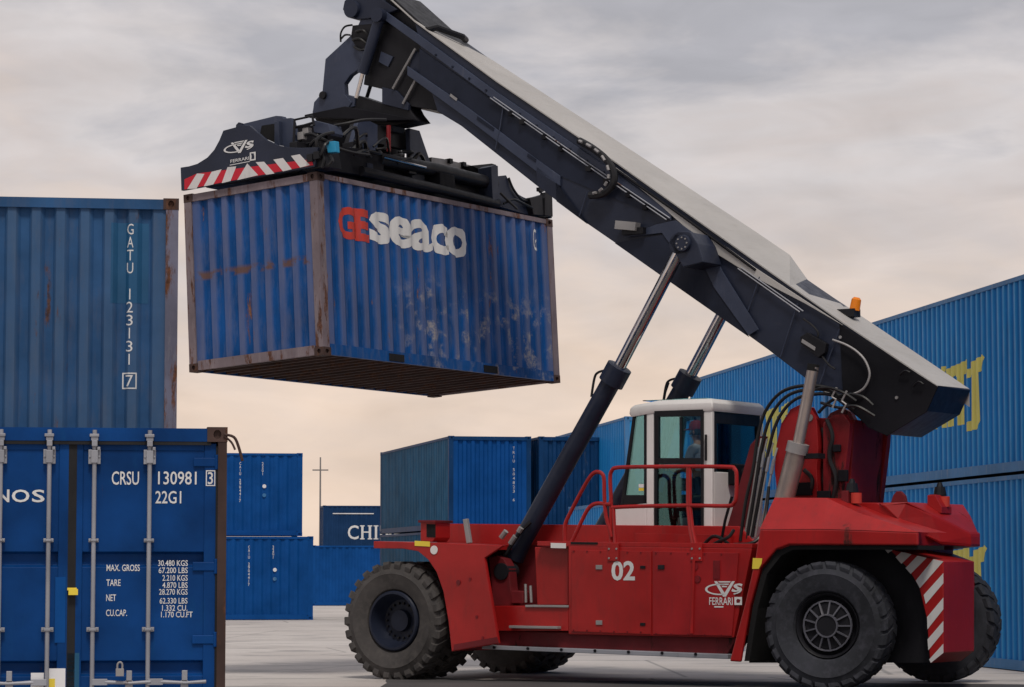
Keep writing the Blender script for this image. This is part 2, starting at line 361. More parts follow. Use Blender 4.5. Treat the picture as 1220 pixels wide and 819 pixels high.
def mcopy(me, m):                # the same shape with another paint
    k = (me.name, m)
    if k not in _cm:
        c = me.copy(); c.materials.clear(); c.materials.append(M[m]); _cm[k] = c
    return _cm[k]
def cast_with(m):
    k = ('cast', m)
    if k not in _cm:
        c = CAST.copy(); c.materials.clear(); c.materials.append(M[m]); c.materials.append(M['hole']); _cm[k] = c
    return _cm[k]
def container(mx, Ln, H, body, label, post=None, rail=None, cast=None, group=None, end0='panel', floor=False, cat='container', sd=.036, brail=None, pw=.13):
    """origin at the bottom corner: x runs along the length, y across, z up; the x = 0 end and the y = 0 side are outer faces"""
    Wd = 2.438; post = post or body; rail = rail or post; cast = cast or post; brail = brail or rail
    t = empty('shipping_container', mx); tag(t, label, cat, group)
    def side():
        pr, f = corr(Ln - .30, SP, sd, .02); b = MB()
        b.strip([(x + .15, d, .15) for x, d in pr], [(x + .15, d, H - .07) for x, d in pr]); return ribbed(b.mesh('side_panel'), 1, sd)
    def endw():
        pr, f = corr(Wd - .26, EP, .045, .03); b = MB()
        b.strip([(d, y + .13, .13) for y, d in pr], [(d, y + .13, H - .10) for y, d in pr]); return ribbed(b.mesh('end_panel'), 0, .045)
    sm = mcopy(cached(('side', Ln, H), side), body); em = mcopy(cached(('end', H), endw), body)
    R = lambda y: Matrix.Translation((Ln, y, 0)) @ Matrix.Rotation(pi, 4, 'Z')
    link('side_panel', sm, None, t, mx=Matrix.Translation((0, .018, 0)))
    link('side_panel', sm, None, t, mx=Matrix.Translation((Ln, Wd - .018, 0)) @ Matrix.Rotation(pi, 4, 'Z'))
    if end0 == 'panel': link('end_panel', em, None, t, mx=Matrix.Translation((.03, 0, 0)))
    link('end_panel', em, None, t, mx=Matrix.Translation((Ln - .03, Wd, 0)) @ Matrix.Rotation(pi, 4, 'Z'))
    def bx(k, a, b_): return mcopy(cached(k, lambda: MB().box(a, b_).mesh('bar')), k[-1])
    pm = bx(('post', H, pw, post), (0, 0, .118), (.15, pw, H - .118))
    for sx, sy in ((0, 0), (0, 1), (1, 0), (1, 1)):
        flip = Matrix.Translation((Ln * sx, Wd * sy, 0)) @ Matrix.Diagonal((-1 if sx else 1, -1 if sy else 1, 1, 1))
        link('corner_post', pm, None, t, mx=flip @ Matrix.Translation((.004, .004, 0)))
        link('corner_casting', cast_with(cast), None, t, mx=flip)
        link('corner_casting', cast_with(cast), None, t, mx=flip @ Matrix.Translation((0, 0, H)) @ Matrix.Diagonal((1, 1, -1, 1)))
    tr = bx(('toprail', Ln, rail), (.178, 0, -.07), (Ln - .178, .06, 0)); br = bx(('botrail', Ln, brail), (.178, 0, 0), (Ln - .178, .05, .155))
    for y, s in ((.006, 1), (Wd - .006, -1)):
        link('top_rail', tr, None, t, mx=Matrix.Translation((0, y, H - .012)) @ Matrix.Diagonal((1, s, 1, 1)))
        link('bottom_rail', br, None, t, mx=Matrix.Translation((0, y, .016)) @ Matrix.Diagonal((1, s, 1, 1)))
    eh = bx(('head', rail), (0, .162, -.105), (.08, Wd - .162, 0)); es = bx(('sill', rail), (0, .162, 0), (.08, Wd - .162, .135))
    for x, s in ((.008, 1), (Ln - .008, -1)):
        link('end_header', eh, None, t, mx=Matrix.Translation((x, 0, H - .012)) @ Matrix.Diagonal((s, 1, 1, 1)))
        link('end_sill', es, None, t, mx=Matrix.Translation((x, 0, .016)) @ Matrix.Diagonal((s, 1, 1, 1)))
    b = MB().box((.06, .05, H - .03), (Ln - .06, Wd - .05, H - .02)); b.build('roof_panel', body, t)
    b = MB().box((.06, .05, .13), (Ln - .06, Wd - .05, .15)); b.build('floor', 'under', t)
    if floor:
        n = 21; cm_ = MB().box((0, .055, .02), (.05, Wd - .055, .128)).mesh('cross_member'); cm_.materials.append(M['rustdark'])
        for i in range(n): link('cross_member', cm_, None, t, mx=Matrix.Translation((.20 + i * (Ln - .45) / (n - 1), 0, 0)))
    t['_f'] = 0; del t['_f']
    return t
def side_text(t, Ln, H, s, x0, z0, w, h, m, name='lettering', face='y0', bold=0., shear=0., me=None):
    """lettering that follows the corrugated wall; x0,z0 is its lower left corner as seen from outside"""
    me = me or text_mesh(s, w, h, bold, shear); Wd = 2.438
    if face in ('y0', 'y1'):
        pr, f = corr(Ln - .30, SP, .036, .02); drape(me, x0 - .15, [p[0] for p in pr], lambda x: f(x) - .004)
        mx = Matrix.Translation((x0, .018, z0)) if face == 'y0' else Matrix.Translation((Ln - x0, Wd - .018, z0)) @ Matrix.Rotation(pi, 4, 'Z')
    else:
        pr, f = corr(Wd - .26, EP, .045, .03); q = [(Wd - .26 - a, d) for a, d in pr][::-1]
        def g(x): return f(Wd - .26 - x)
        drape(me, x0 - .13, [p[0] for p in q], lambda x: g(x) - .004)
        mx = frame((.03, Wd - x0, z0), (0, -1, 0), (0, 0, 1))
    return link(name, me, m, t, mx=mx)
def vert_text(t, Ln, H, s, x, ztop, ch, pitch, m, face, bold=0.):
    """a column of upright letters, one below the other, joined as one piece of lettering"""
    allb = bmesh.new()
    for i, c in enumerate(s):
        if c == ' ': continue
        wd = ch * (.11 if c in '1I' else .58)
        me = text_mesh(c, wd, ch, bold)
        for v in me.vertices: v.co.x += ch * .3 - wd / 2; v.co.z += ztop - ch - i * pitch
        allb.from_mesh(me)
    me = bpy.data.meshes.new('serial_number'); allb.to_mesh(me); allb.free()
    return side_text(t, Ln, H, '', x, 0, 0, 0, m, 'serial_number', face, me=me)
def box_outline(w, h, th):
    b = MB()
    for a, c in (((0, 0), (w, th)), ((0, h - th), (w, h)), ((0, th), (th, h - th)), ((w - th, th), (w, h - th))):
        b.face([(a[0], 0, a[1]), (c[0], 0, a[1]), (c[0], 0, c[1]), (a[0], 0, c[1])])
    return b.mesh('check_digit_frame')
AL = radians(8.25); ca, sa = cos(AL), sin(AL)
AWAY = (Vector((-sa, ca, 0)), Vector((-ca, -sa, 0)))      # container whose x axis points away from us, y to the left
ACROSS = (Vector((ca, sa, 0)), Vector((-sa, ca, 0)))      # container lying across, its y = 0 side facing us
def place(o, ax):
    m = Matrix((ax[0], ax[1], Vector((0, 0, 1)))).transposed().to_4x4(); m.translation = o; return m

# -- hanging container (hook pose measured from the photograph: tilted a little forward)
HM = Matrix(((0.55769926, -0.82875111, -0.046294), (0.82997253, 0.5560566, 0.04412102), (-0.01082326, -0.06302901, 0.99795301))).to_4x4()
HM.translation = (-2.666933, 40.28616, 4.602216); HM = HM @ Matrix.Scale(1.018, 4)
L20, L40 = 6.058, 12.192
hang = container(HM, L20, 2.591, 'c_sea', 'rusty blue container with big red and white lettering hanging from the lifting machine', post='rusty', rail='rusty', cast='rustdark', floor=True, brail='c_sea')
for ch_, P, mt, bo in (('G', [(0.483,1.707),(0.922,2.252)], 'markred', .045), ('E', [(0.877,1.713),(1.243,2.259)], 'markred', .05), ('s', [(1.257,1.723),(1.761,2.252)], 'mark', .035), ('e', [(1.734,1.719),(2.271,2.262)], 'mark', .03),
                       ('a', [(2.242,1.723),(2.769,2.263)], 'mark', .03), ('c', [(2.739,1.718),(3.22,2.244)], 'mark', .035), ('o', [(3.137,1.722),(3.706,2.274)], 'mark', .03)):
    side_text(hang, L20, 2.591, ch_, P[0][0], P[0][1], P[1][0] - P[0][0], .47, mt, bold=bo)
side_text(hang, L20, 2.591, 'GE', 5.50, 2.05, .14, .34, 'mark')
for x in (1.55, 3.95):
    MB().box((x, -.004, .03), (x + .36, .02, .135)).build('fork_pocket', 'hole', hang)
# -- faded blue container behind on the left and the one below it
gz = 29.6; gx = -3.4778; gt = 5.49
g0 = container(place((gx, gz, 2.846), AWAY), L20, 2.591, 'c_gat', 'faded blue container with vertical white number on top of the left stack', post='rustblue', rail='c_gat', cast='rustdark', group='containers stacked on the left')
vert_text(g0, L20, 2.591, 'GATU 123131', 1.905, 2.32, .112, .136, 'mark', 'x0', .0)
me = text_mesh('7', .075, .12); side_text(g0, L20, 2.591, '', 1.905, .62, 0, 0, 'mark', 'check_digit', 'x0', me=me)
side_text(g0, L20, 2.591, '', 1.87, .595, 0, 0, 'mark', 'check_digit_frame', 'x0', me=box_outline(.15, .17, .014))
b = MB(); pr, f = corr(2.438 - .26, EP, .045, .03)
pm = bpy.data.meshes.new('repaint_patch'); bb = bmesh.new(); vv = [bb.verts.new(p) for p in ((0, 0, 0), (.39, 0, 0), (.39, 0, .84), (0, 0, .84))]; bb.faces.new(vv); bb.to_mesh(pm); bb.free()
M['patch'] = paint('fresh_blue_patch', (.012, .082, .185), .5, .2, rust=.12)
o = side_text(g0, L20, 2.591, '', 1.74, 1.49, 0, 0, 'patch', 'repaint_patch', 'x0', me=pm)
for v in o.data.vertices: v.co.y += .002
container(place((gx, gz, 0), AWAY), L20, 2.846, 'c_dk', 'dark blue container at the bottom of the left stack hidden behind the door end', group='containers stacked on the left')
# -- near container showing its doors
ch = 2.71; cz = 22.8; cx = -2.2730
crs = container(place((cx, cz, 0), AWAY), L20, ch, 'c_crs', 'deep blue container showing closed doors with galvanised rods in left foreground', post='rustdark', rail='c_crs', cast='rustdark', end0='doors', pw=.07, group='containers stacked on the left')
E = frame((0, 2.438, 0), (0, -1, 0), (0, 0, 1))          # door end: local x to the right as seen, z up, -y towards us
def door(x0, x1):
    b = MB(); z0, z1 = .17, ch - .13
    # pressed panel with recessed horizontal bands
    zs = [z0, z0 + .42, .735, .75, .84, .855, 1.595, 1.61, 1.70, 1.715, z1 - .05, z1]
    dp = [0, 0, 0, .06, .06, 0, 0, .06, .06, 0, 0, 0]
    m = .045
    b.strip([(x0 + m, d, z) for z, d in zip(zs, dp)], [(x1 - m - .03, d, z) for z, d in zip(zs, dp)])
    for xa, xb in ((x0, x0 + m + .02), (x1 - m - .05, x1)): b.box((xa, -.012, z0), (xb, .04, z1))
    b.box((x0 + m + .02, -.010, z0), (x1 - m - .05, .03, z0 + .07)); b.box((x0 + m + .02, -.010, z1 - .06), (x1 - m - .05, .03, z1))
    return b.build('door', 'c_crs', crs, mx=E @ Matrix.Translation((0, .05, 0)), bevel=.006)
dl = door(.08, 1.205); dr = door(1.235, 2.352)
def on_door(b, name, m, d, smooth=False, bevel=0):
    return b.build(name, m, d, smooth, bevel)
MB().box((1.186, .036, .17), (1.25, .048, ch - .13)).build('gasket', 'gasket', crs, mx=E)
MB().box((.13, .012, ch - .145), (2.308, .046, ch - .105)).build('gasket', 'gasket', crs, mx=E)
for x0, x1 in ((.066, .085), (2.349, 2.374)): MB().box((x0, .030, .17), (x1, .048, ch - .15)).build('gasket', 'gasket', crs, mx=E)
def rod(x, d, hx):
    y = -.055
    r = MB().tube([(x, y, .12), (x, y, ch - .03)], .018, 10)
    ro = on_door(r, 'locking_rod', 'galv', d, True)
    def br(z, w, h, n):
        b = MB().box((x - w, -.05, z), (x + w, -.008, z + h)); b.box((x - w * .55, -.082, z + .008), (x + w * .55, -.05, z + h - .008))
        for q in (-.75, .75):
            b.tube([(x + w * q, -.05, z + h * .5), (x + w * q, -.058, z + h * .5)], .009, 6)
        b.build(n, 'galv', ro, bevel=.003)
    br(ch - .30, .048, .115, 'rod_guide'); br(ch - .92, .04, .03, 'rod_guide'); br(1.085, .048, .035, 'rod_guide'); br(.45, .048, .05, 'rod_guide')
    b = MB().box((x - .022, -.095, ch - .16), (x + .022, -.02, ch - .115)); b.box((x - .04, -.085, ch - .085), (x + .034, -.02, ch - .062))
    b.box((x + .02, -.08, ch - .19), (x + .045, -.015, ch - .165)); b.box((x - .028, -.075, ch - .115), (x + .028, -.045, ch - .085))
    b.build('cam_keeper', 'galv', ro, bevel=.003)
    # handle
    s = 1 if hx > x else -1
    b = MB().box((min(x, x + .12 * s), -.085, .665), (max(x, x + .12 * s), -.04, .715)); b.tube([(x + .10 * s, -.07, .69), (x + .3 * s, -.085, .682), (x + .46 * s, -.075, .69)], [.018, .013, .016], 8)
    b.build('handle', 'galv', ro, bevel=.003)
    b = MB().box((x + .29 * s - .03, -.075, .64), (x + .29 * s + .03, -.008, .70)); b.box((x + .29 * s - .022, -.095, .70), (x + .29 * s + .022, -.05, .78)); b.build('handle_catch', 'galv', ro, bevel=.004)
for x, d, hx in ((.655, dl, .3), (1.034, dl, .6), (1.387, dr, 1.9), (1.822, dr, 2.3)): rod(x, d, hx)
for z in (.55, 1.02, 1.60, 2.43):      # hinges on both outer edges
    for x, d in ((2.15, dr), (.09, dl)):
        b = MB().box((x + .02, -.022, z - .035), (x + .205, -.009, z + .035)); b.tube([(x + .205 if d is dr else x, -.012, z - .06), (x + .205 if d is dr else x, -.012, z + .06)], .02, 8)
        b.build('hinge', 'c_crs', d, bevel=.006)
def dtext(s, x, z, w, h, m='mark', bold=0., d=None, name='lettering'):
    return link(name, text_mesh(s, w, h, bold), m, d or dr, mx=Matrix.Translation((x, -.004 - (.012 if x > 2.2 else 0), z)))
def dx(px): return 2.438 - (270.6 - px) / 149.
def dz(py): return ch - (py - 509) / 149.
dtext('CRSU', dx(134.5), dz(578), .215, .107, bold=.008); dtext('130981', dx(189), dz(577.5), .305, .105, bold=.008)
dtext('3', dx(247.6), dz(577), .042, .098, bold=.008); link('check_digit_frame', box_outline(.075, .125, .008), 'mark', dr, mx=Matrix.Translation((dx(245.4), -.016, dz(579))))
dtext('22G1', dx(186), dz(600), .205, .10, bold=.008)
for s, y, w in (('MAX. GROSS', 680, .262), ('TARE', 697.5, .112), ('NET', 715.2, .077), ('CU.CAP.', 733, .165)): dtext(s, dx(129.5), dz(y), w, .052, bold=.008)
for s, y, w in (('30.480 KGS', 674, .235), ('67.200 LBS', 682.5, .23), ('2.210 KGS', 691.5, .20), ('4.870 LBS', 700, .20), ('28.270 KGS', 708, .225), ('62.330 LBS', 718.5, .22), ('1.332 CU.', 727, .20), ('1.170 CU.FT', 734.7, .25)):
    dtext(s, dx(190) + .235 - w if 'FT' not in s else dx(194), dz(y), w, .046, bold=.008)
for s, x0, x1 in (('C', -46, -31), ('R', -27, -17), ('O', -15, 1), ('N', 0, 15.2), ('O', 18, 38.5), ('S', 41.5, 56.3)): dtext(s, dx(x0), dz(599), (x1 - x0) / 149., .10, bold=.016, d=dl)
def sticker(x0, y0, x1, y1, m, d, o=.005, n='sticker'): return MB().box((dx(x0), -.012 - o, dz(y1)), (dx(x1), -.0125, dz(y0))).build(n, m, d)
sticker(62, 794, 83, 850, 'paper', dl); sticker(43, 799, 58, 850, 'paper', dl, n='sticker'); sticker(64, 806, 71, 816, 'yellow', dl, .008)
sticker(85, 776, 99, 819, 'c_teal', dr, .002, 'repaint_patch'); sticker(70, 687, 82, 764, 'c_mid', dl, .003, 'repaint_patch')
b = MB().box((dx(85.5), -.07, dz(708)), (dx(96.5), -.055, dz(701))); b.box((dx(84), -.055, dz(702.5)), (dx(95), -.012, dz(699.5)))
sealtag = b.build('seal_tag', 'yellow', dl)
b = MB(); b.box((dx(141.5), -.13, dz(803)), (dx(151), -.105, dz(794))); b.tube(rnd_path([(dx(143.5), -.117, dz(795)), (dx(143.5), -.117, dz(789)), (dx(146.5), -.117, dz(786.5)), (dx(149), -.117, dz(789)), (dx(149), -.117, dz(795))], 3), .009, 6)
b.build('padlock', 'steel', dr, bevel=.004)
# dark strap end whipping off the corner casting
b = MB(); b.tube(rnd_path([(-.01, .03, ch - .06), (.0, -.05, ch - .08), (.02, -.09, ch - .16), (.03, -.12, ch - .27)], 4), .012, 6); b.tube(rnd_path([(-.01, .03, ch - .07), (.01, -.03, ch - .12), (.0, -.06, ch - .18)], 4), .009, 6)
tag(b.build('strap', 'rustdark', None, mx=place((cx, cz, 0), AWAY)), 'frayed dark strap end hanging off top corner of near blue door end', 'strap')

# -- long blue row on the right (two high), seen along its side
LR, HR = 12.9, 3.05               # the row's boxes, scaled as measured
def row_x(z): return 7.88 + .145 * (43.9 - z)
def row(z0, k, lab):
    m = place((row_x(z0) + 2.438 * ca, z0 + 2.438 * sa, (HR + .025) * k), AWAY)
    c = container(m, LR, HR, 'c_mes', lab, post='c_mesrail', rail='c_mesrail', group='containers in the long row on the right')
    # big yellow letters: visible on the proud ribs
    for pts_, x0, z0_ in LET: yellow_letter(c, pts_, x0 + LX, z0_)
    return c
LT = [(0, .80), (.05, .95), (.55, 1.0), (.55, .80), (.38, .78), (.38, 0), (.14, 0), (.14, .76)]
LJ = [(.0, .84), (.12, .86), (.12, .93), (.62, 1.02), (.66, .97), (.58, .80), (.44, .76), (.46, .02), (.40, -.10), (-.06, -.12), (-.04, .02), (.18, .06), (.2, .74), (0, .70)]
LI = [(0, .78), (.05, .92), (.42, .96), (.42, .82), (.33, .78), (.33, 0), (.1, 0), (.1, .76)]
LK = [(0, 0), (0, .98), (.16, .98), (.16, .60), (.34, .98), (.52, .98), (.28, .5), (.54, 0), (.36, 0), (.16, .42), (.16, 0)]
LX = 0
LET = [(LK, 7.0, .88), (LI, 7.72, .88), (LT, 8.22, .88), (LJ, 8.95, .88)]
def yellow_letter(c, P, x0, z0):
    bb = bmesh.new(); f = bb.faces.new([bb.verts.new((x * 1.38, 0, z * 1.06)) for x, z in P]); f.normal_update(); bmesh.ops.triangulate(bb, faces=[f])
    me = bpy.data.meshes.new('lettering'); bb.to_mesh(me); bb.free()
    side_text(c, LR, HR, '', x0, z0, 0, 0, 'markyel', 'lettering', 'y1', me=me)
for i, (z0, nm) in enumerate(((29.9, 'nearest'), (42.9, 'middle'), (55.9, 'farthest'))):
    row(z0, 0, ['sky blue bottom container of right row running out past the photo edge', 'sky blue bottom container on the right behind the rear wheel of the red machine', 'sky blue bottom container of the long right row hidden behind the white cab'][i])
    row(z0, 1, ['sky blue top container of right row running out past the photo edge', 'sky blue top container on the right with yellow lettering behind the boom end', 'sky blue top container whose far end shows behind the rear lift cylinder'][i])
# -- single low container beyond, seen through the stair rails
lz = 55.0; xl = 1.2005 + .145 * 6.0
c = container(place((xl + 2.438 * ca, lz + 2.438 * sa, 0), AWAY), L20, 2.896, 'c_mes', 'light blue low container with pale end post seen through the red stair rails', post='c_mesrail', rail='c_mesrail')
side_text(c, L20, 2.896, 'A', 1.3, 1.75, 1.1, .6, 'mark', face='y1', bold=.04)
# -- far light stack left of the cab
fz = 79.0; fx = 3.1327
for k in (0, 1):
    container(place((fx + 2.438 * ca, fz + 2.438 * sa, 2.90 * k), AWAY), L40, 2.896, 'c_mes', ['sky blue bottom container of far stack hidden behind dark blue one', 'sky blue top container of far stack left of the white cab'][k], post='c_mesrail', rail='c_mesrail', group='far stack left of the cab')
# -- dark blue pair behind the red machine
A12 = radians(12); AW2 = (Vector((-sin(A12), cos(A12), 0)), Vector((-cos(A12), -sin(A12), 0)))
mz = 83.0; gap = .20; mxr = 0.5607
for i in (0, 1):
    for k in (0, 1):
        xo = mxr + i * (2.438 + gap) * ca
        col = ('c_teal', 'c_mid')[0 if k == 0 else 1] if i == 0 else 'c_dk'
        lab = [['grey teal bottom container seen above the front tyre under the fender', 'blue top container with dull grey side behind the front of the red machine'], ['dark blue bottom container hidden behind the red machine body', 'dark blue top container behind the near lift cylinder of the red machine']][i][k]
        c = container(place((xo, mz + i * .4, 2.72 * k), AW2), L40, 2.70, col, lab, post='c_dk', rail='c_dk', group='dark stack behind the red machine')
        if i == 0 and k == 1:      # side panels greyer than the end
            for ch_ in c.children:
                if ch_.name.startswith('side_panel'):
                    ch_.data = mcopy(ch_.data, 'c_teal')
        vert_text(c, L40, 2.70, 'TRIU 504823 6', 1.90, 2.40, .085, .125, 'mark', 'x0', .0)
# -- blue pair on the left behind the door-end container
bz = 89.0
for k, px_ in ((0, 374.), (1, 360.)):
    xr = (px_ - 610) / 3400 * bz + (.4 if False else 0)
    o = Vector((xr, bz + (.25 if k else 0), 2.60 * k)) - ACROSS[0] * L40
    c = container(place(o, ACROSS), L40, 2.591, 'c_mid', ['mid blue bottom container standing on the ground behind the door end container', 'mid blue top container of the pair behind the door end container'][k], group='blue pair behind the door end container')
    vert_text(c, L40, 2.591, 'CAIU 2904417', 10.22 - (.0 if k else .05), 2.30, .09, .105, 'mark', 'y0', .01)
    vert_text(c, L40, 2.591, '22G1', 10.92, 2.30, .09, .105, 'mark', 'y0', .01)
    for z, cm in ((1.55, 'paper'), (1.27, 'c_mesrail')):
        b = MB(); b.lathe_y([(.001, 0), (.06, 0), (.06, .01), (.001, .01)], 16, (0, 0, 0)); b.build('round_badge', cm, c, mx=Matrix.Translation((11.0, .008, z)))
# -- far navy pair with white lettering
hz = 163.0; xo = -10.7727
for k in (0, 1):
    c = container(place(Vector((xo, hz, 2.60 * k)), ACROSS), L40, 2.591, 'c_chi', ['navy bottom container of far lettered stack hidden behind the low blue one', 'far navy container with large white lettering beside the thin mast'][k], group='far navy stack')
    if k:
        side_text(c, L40, 2.591, 'C', 1.42, .66, .62, .80, 'mark', bold=.01)
        SH = [(0, 0), (.26, 0), (.26, .06), (.20, .06), (.20, .38), (.50, .38), (.50, .06), (.44, .06), (.44, 0), (.70, 0), (.70, .06), (.63, .06), (.63, .74), (.70, .74), (.70, .80), (.44, .80), (.44, .74), (.50, .74), (.50, .45), (.20, .45), (.20, .74), (.26, .74), (.26, .80), (0, .80), (0, .74), (.07, .74), (.07, .06), (0, .06)]
        SI = [(0, 0), (.27, 0), (.27, .06), (.20, .06), (.20, .74), (.27, .74), (.27, .80), (0, .80), (0, .74), (.07, .74), (.07, .06), (0, .06)]
        for P, x0 in ((SH, 2.12), (SI, 2.90)):
            bb = bmesh.new(); f = bb.faces.new([bb.verts.new((x, 0, z)) for x, z in P]); f.normal_update(); bmesh.ops.triangulate(bb, faces=[f]); me = bpy.data.meshes.new('lettering'); bb.to_mesh(me); bb.free()
            side_text(c, L40, 2.591, '', x0, .66, 0, 0, 'mark', 'lettering', me=me)
        side_text(c, L40, 2.591, 'NA', 3.26, .66, 1.4, .80, 'mark', bold=.02); side_text(c, L40, 2.591, 'SHIPPING', 5.4, .66, 5.4, .80, 'mark', bold=.02)
        MB().box((.55, -.004, 2.10), (2.9, .012, 2.155)).build('small_lettering_line', 'mark', c)
lz2 = 123.0
c = container(place(Vector((-8.5988, lz2, 0)), ACROSS), L40, 2.591, 'c_mid', 'blue container standing low on the ground just left of the front tyre', post='c_mid')
# -- lamp mast far away
mp_ = empty('light_mast', Matrix.Translation((-12.0813, 180, 0))); tag(mp_, 'thin grey light mast with short cross arm far behind the containers', 'mast')
MB().tube([(0, 0, 0), (0, 0, 8.6)], [.08, .045], 8).build('pole', 'pole', mp_, True)
b = MB().box((-.5, -.04, 7.75), (.5, .04, 7.83)); b.build('cross_arm', 'pole', mp_)
MB().box((.25, -.3, 0), (1.15, .3, 3.9)).build('cabinet', 'pole', mp_)
# ------------------------------------------------------------------ reach stacker: x to the rear, y away from us, z up; origin under the front wheel
VR = empty('reach_stacker', Matrix.Translation((-1.7290, 41.0755, 0)) @ Matrix.Rotation(radians(-33), 4, 'Z'))
tag(VR, 'red container lifting machine with long dark blue boom and white cab', 'reach stacker')
def mirror(P, c=1.98): return [(x, 2 * c - y, z) for x, y, z in P]
def pv(name, m, P, y0, y1, parent=VR, bevel=.008, smooth=False): return MB().py(P, y0, y1).build(name, m, parent, smooth, bevel)
# ---- wheels
TR = .85
def tyre_mesh(front):
    b = MB(); n = 64; RB = .822 if front else .834
    prof = [(.43, .10), (.46, .05), (.56, .012), (.66, -.004), (.675, -.010), (.685, .0), (.74, .012), (.80, .045), (RB, .09), (RB, .41), (.80, .455), (.74, .488), (.66, .504), (.56, .488), (.46, .45), (.43, .40)]
    b.lathe_y(prof, n, close=True)
    N_ = 26
    for side in (0, 1):
        for k in range(N_):
            th = 2 * pi * (k + .5 * side) / N_; w0 = .145 if front else .20
            def pt(r, y, dt, sk): 
                a = th + dt + sk; return (r * cos(a), y if side == 0 else .5 - y, r * sin(a))
            A = []; B_ = []
            if front: secs = ((.70, .755, .004, .0), (.735, .81, -.002, .0), (.76, TR, .02, .01), (.80, TR, .25, .11))
            else: secs = ((.70, .748, .012, .0), (.74, .80, .008, .015), (.80, TR - .010, .04, .04), (.81, TR, .25, .13))
            rings = []
            for ri, ro, y, sk in secs:
                yo = y; rings.append([pt(ri, yo + (.03 if y < .1 else 0), -w0 * .5, sk), pt(ri, yo + (.03 if y < .1 else 0), w0 * .5, sk), pt(ro, yo, w0 * .42, sk), pt(ro, yo, -w0 * .42, sk)])
            vs_ = [[b.b.verts.new(p) for p in r] for r in rings]
            for r0, r1 in zip(vs_, vs_[1:]):
                for q in range(4): b.b.faces.new((r0[q], r0[(q + 1) % 4], r1[(q + 1) % 4], r1[q]))
            b.b.faces.new(vs_[0]); b.b.faces.new(vs_[-1])
    return b.mesh('tyre', True)
TM = {f: tyre_mesh(f) for f in (0, 1)}
TM[0].materials.append(M['rubber']); TM[1].materials.append(M['rubberdust'])
def rim_mesh(front):
    b = MB()
    if front: b.lathe_y([(.43, .40), (.43, .05), (.415, .03), (.385, .028), (.375, .05), (.365, .10), (.33, .20), (.30, .26), (.16, .27), (.15, .20), (.001, .19)], 40)
    else: b.lathe_y([(.44, .40), (.44, .10), (.42, .07), (.40, .09), (.37, .17), (.33, .19), (.325, .13), (.30, .11), (.14, .10), (.135, .06), (.001, .06)], 40)
    return b.mesh('rim', True)
RM = {f: rim_mesh(f) for f in (0, 1)}
RM[0].materials.append(M['black']); RM[1].materials.append(M['navydark'])
def hub_mesh(front):
    b = MB()
    if front:
        for k in range(18):
            a = 2 * pi * k / 18; b.tube([(.25 * cos(a), .265, .25 * sin(a)), (.25 * cos(a), .225, .25 * sin(a))], .018, 6)
    else:
        for k in range(13):
            a = 2 * pi * k / 13; c, s_ = cos(a), sin(a); w = .010
            b.loftv([(.15 * c - w * s_, .095, .15 * s_ + w * c), (.15 * c + w * s_, .095, .15 * s_ - w * c), (.32 * c + w * s_, .118, .32 * s_ - w * c), (.32 * c - w * s_, .118, .32 * s_ + w * c)],
                    [(.15 * c - w * s_, .05, .15 * s_ + w * c), (.15 * c + w * s_, .05, .15 * s_ - w * c), (.32 * c + w * s_, .09, .32 * s_ - w * c), (.32 * c - w * s_, .09, .32 * s_ + w * c)])
        b.lathe_y([(.155, .11), (.155, .045), (.135, .045), (.135, .11)], 26, close=True)
        b.lathe_y([(.335, .13), (.335, .09), (.315, .09), (.315, .13)], 26, close=True)
    return b.mesh('hub_bolts' if front else 'hub_spokes')
M['hubgrey'] = paint('dusty_hub', (.085, .085, .105), .6, .3, dust=.3)
HB = {f: hub_mesh(f) for f in (0, 1)}
HB[0].materials.append(M['hubgrey']); HB[1].materials.append(M['black'])
HBD = HB[0].copy(); HBD.materials.clear(); HBD.materials.append(M['steel'])
def wheel(u, v, f, near, rz=0):
    m = Matrix.Translation((u, v if near else v + .5, TR - .012)) @ Matrix.Rotation(radians(rz), 4, 'Z') @ (Matrix.Identity(4) if near else Matrix.Rotation(pi, 4, 'Z'))
    r = link('wheel', RM[f], None, VR, mx=m)
    link('tyre', TM[f], None, r); h = link('wheel_hub' if not f else 'wheel_bolts', HB[f], None, r)
    if f: h['kind'] = 'stuff'
    return r
wheel(0, 0, 1, True); wheel(0, .56, 1, True); wheel(0, 2.92, 1, False); wheel(0, 3.48, 1, False)
wheel(6.86, .12, 0, True, 9); wheel(6.86, 3.34, 0, False, 9)
# axles
MB().tube([(0, .5, TR), (0, 3.5, TR)], .22, 12).tube([(6.86, .5, TR), (6.86, 3.5, TR)], .2, 12).build('axle', 'black', VR, True)
# ---- chassis
pv('main_frame', 'red', [(-0.044,2.245),(5.002,2.167),(5.326,1.878),(5.316,0.574),(0.332,0.48),(0.182,1.31),(-0.043,1.802)], 1.2, 2.76, bevel=.012)
MB().box((-.75, 1.18, .62), (7.6, 2.78, .95)).build('under_frame', 'reddark', VR, bevel=.01)
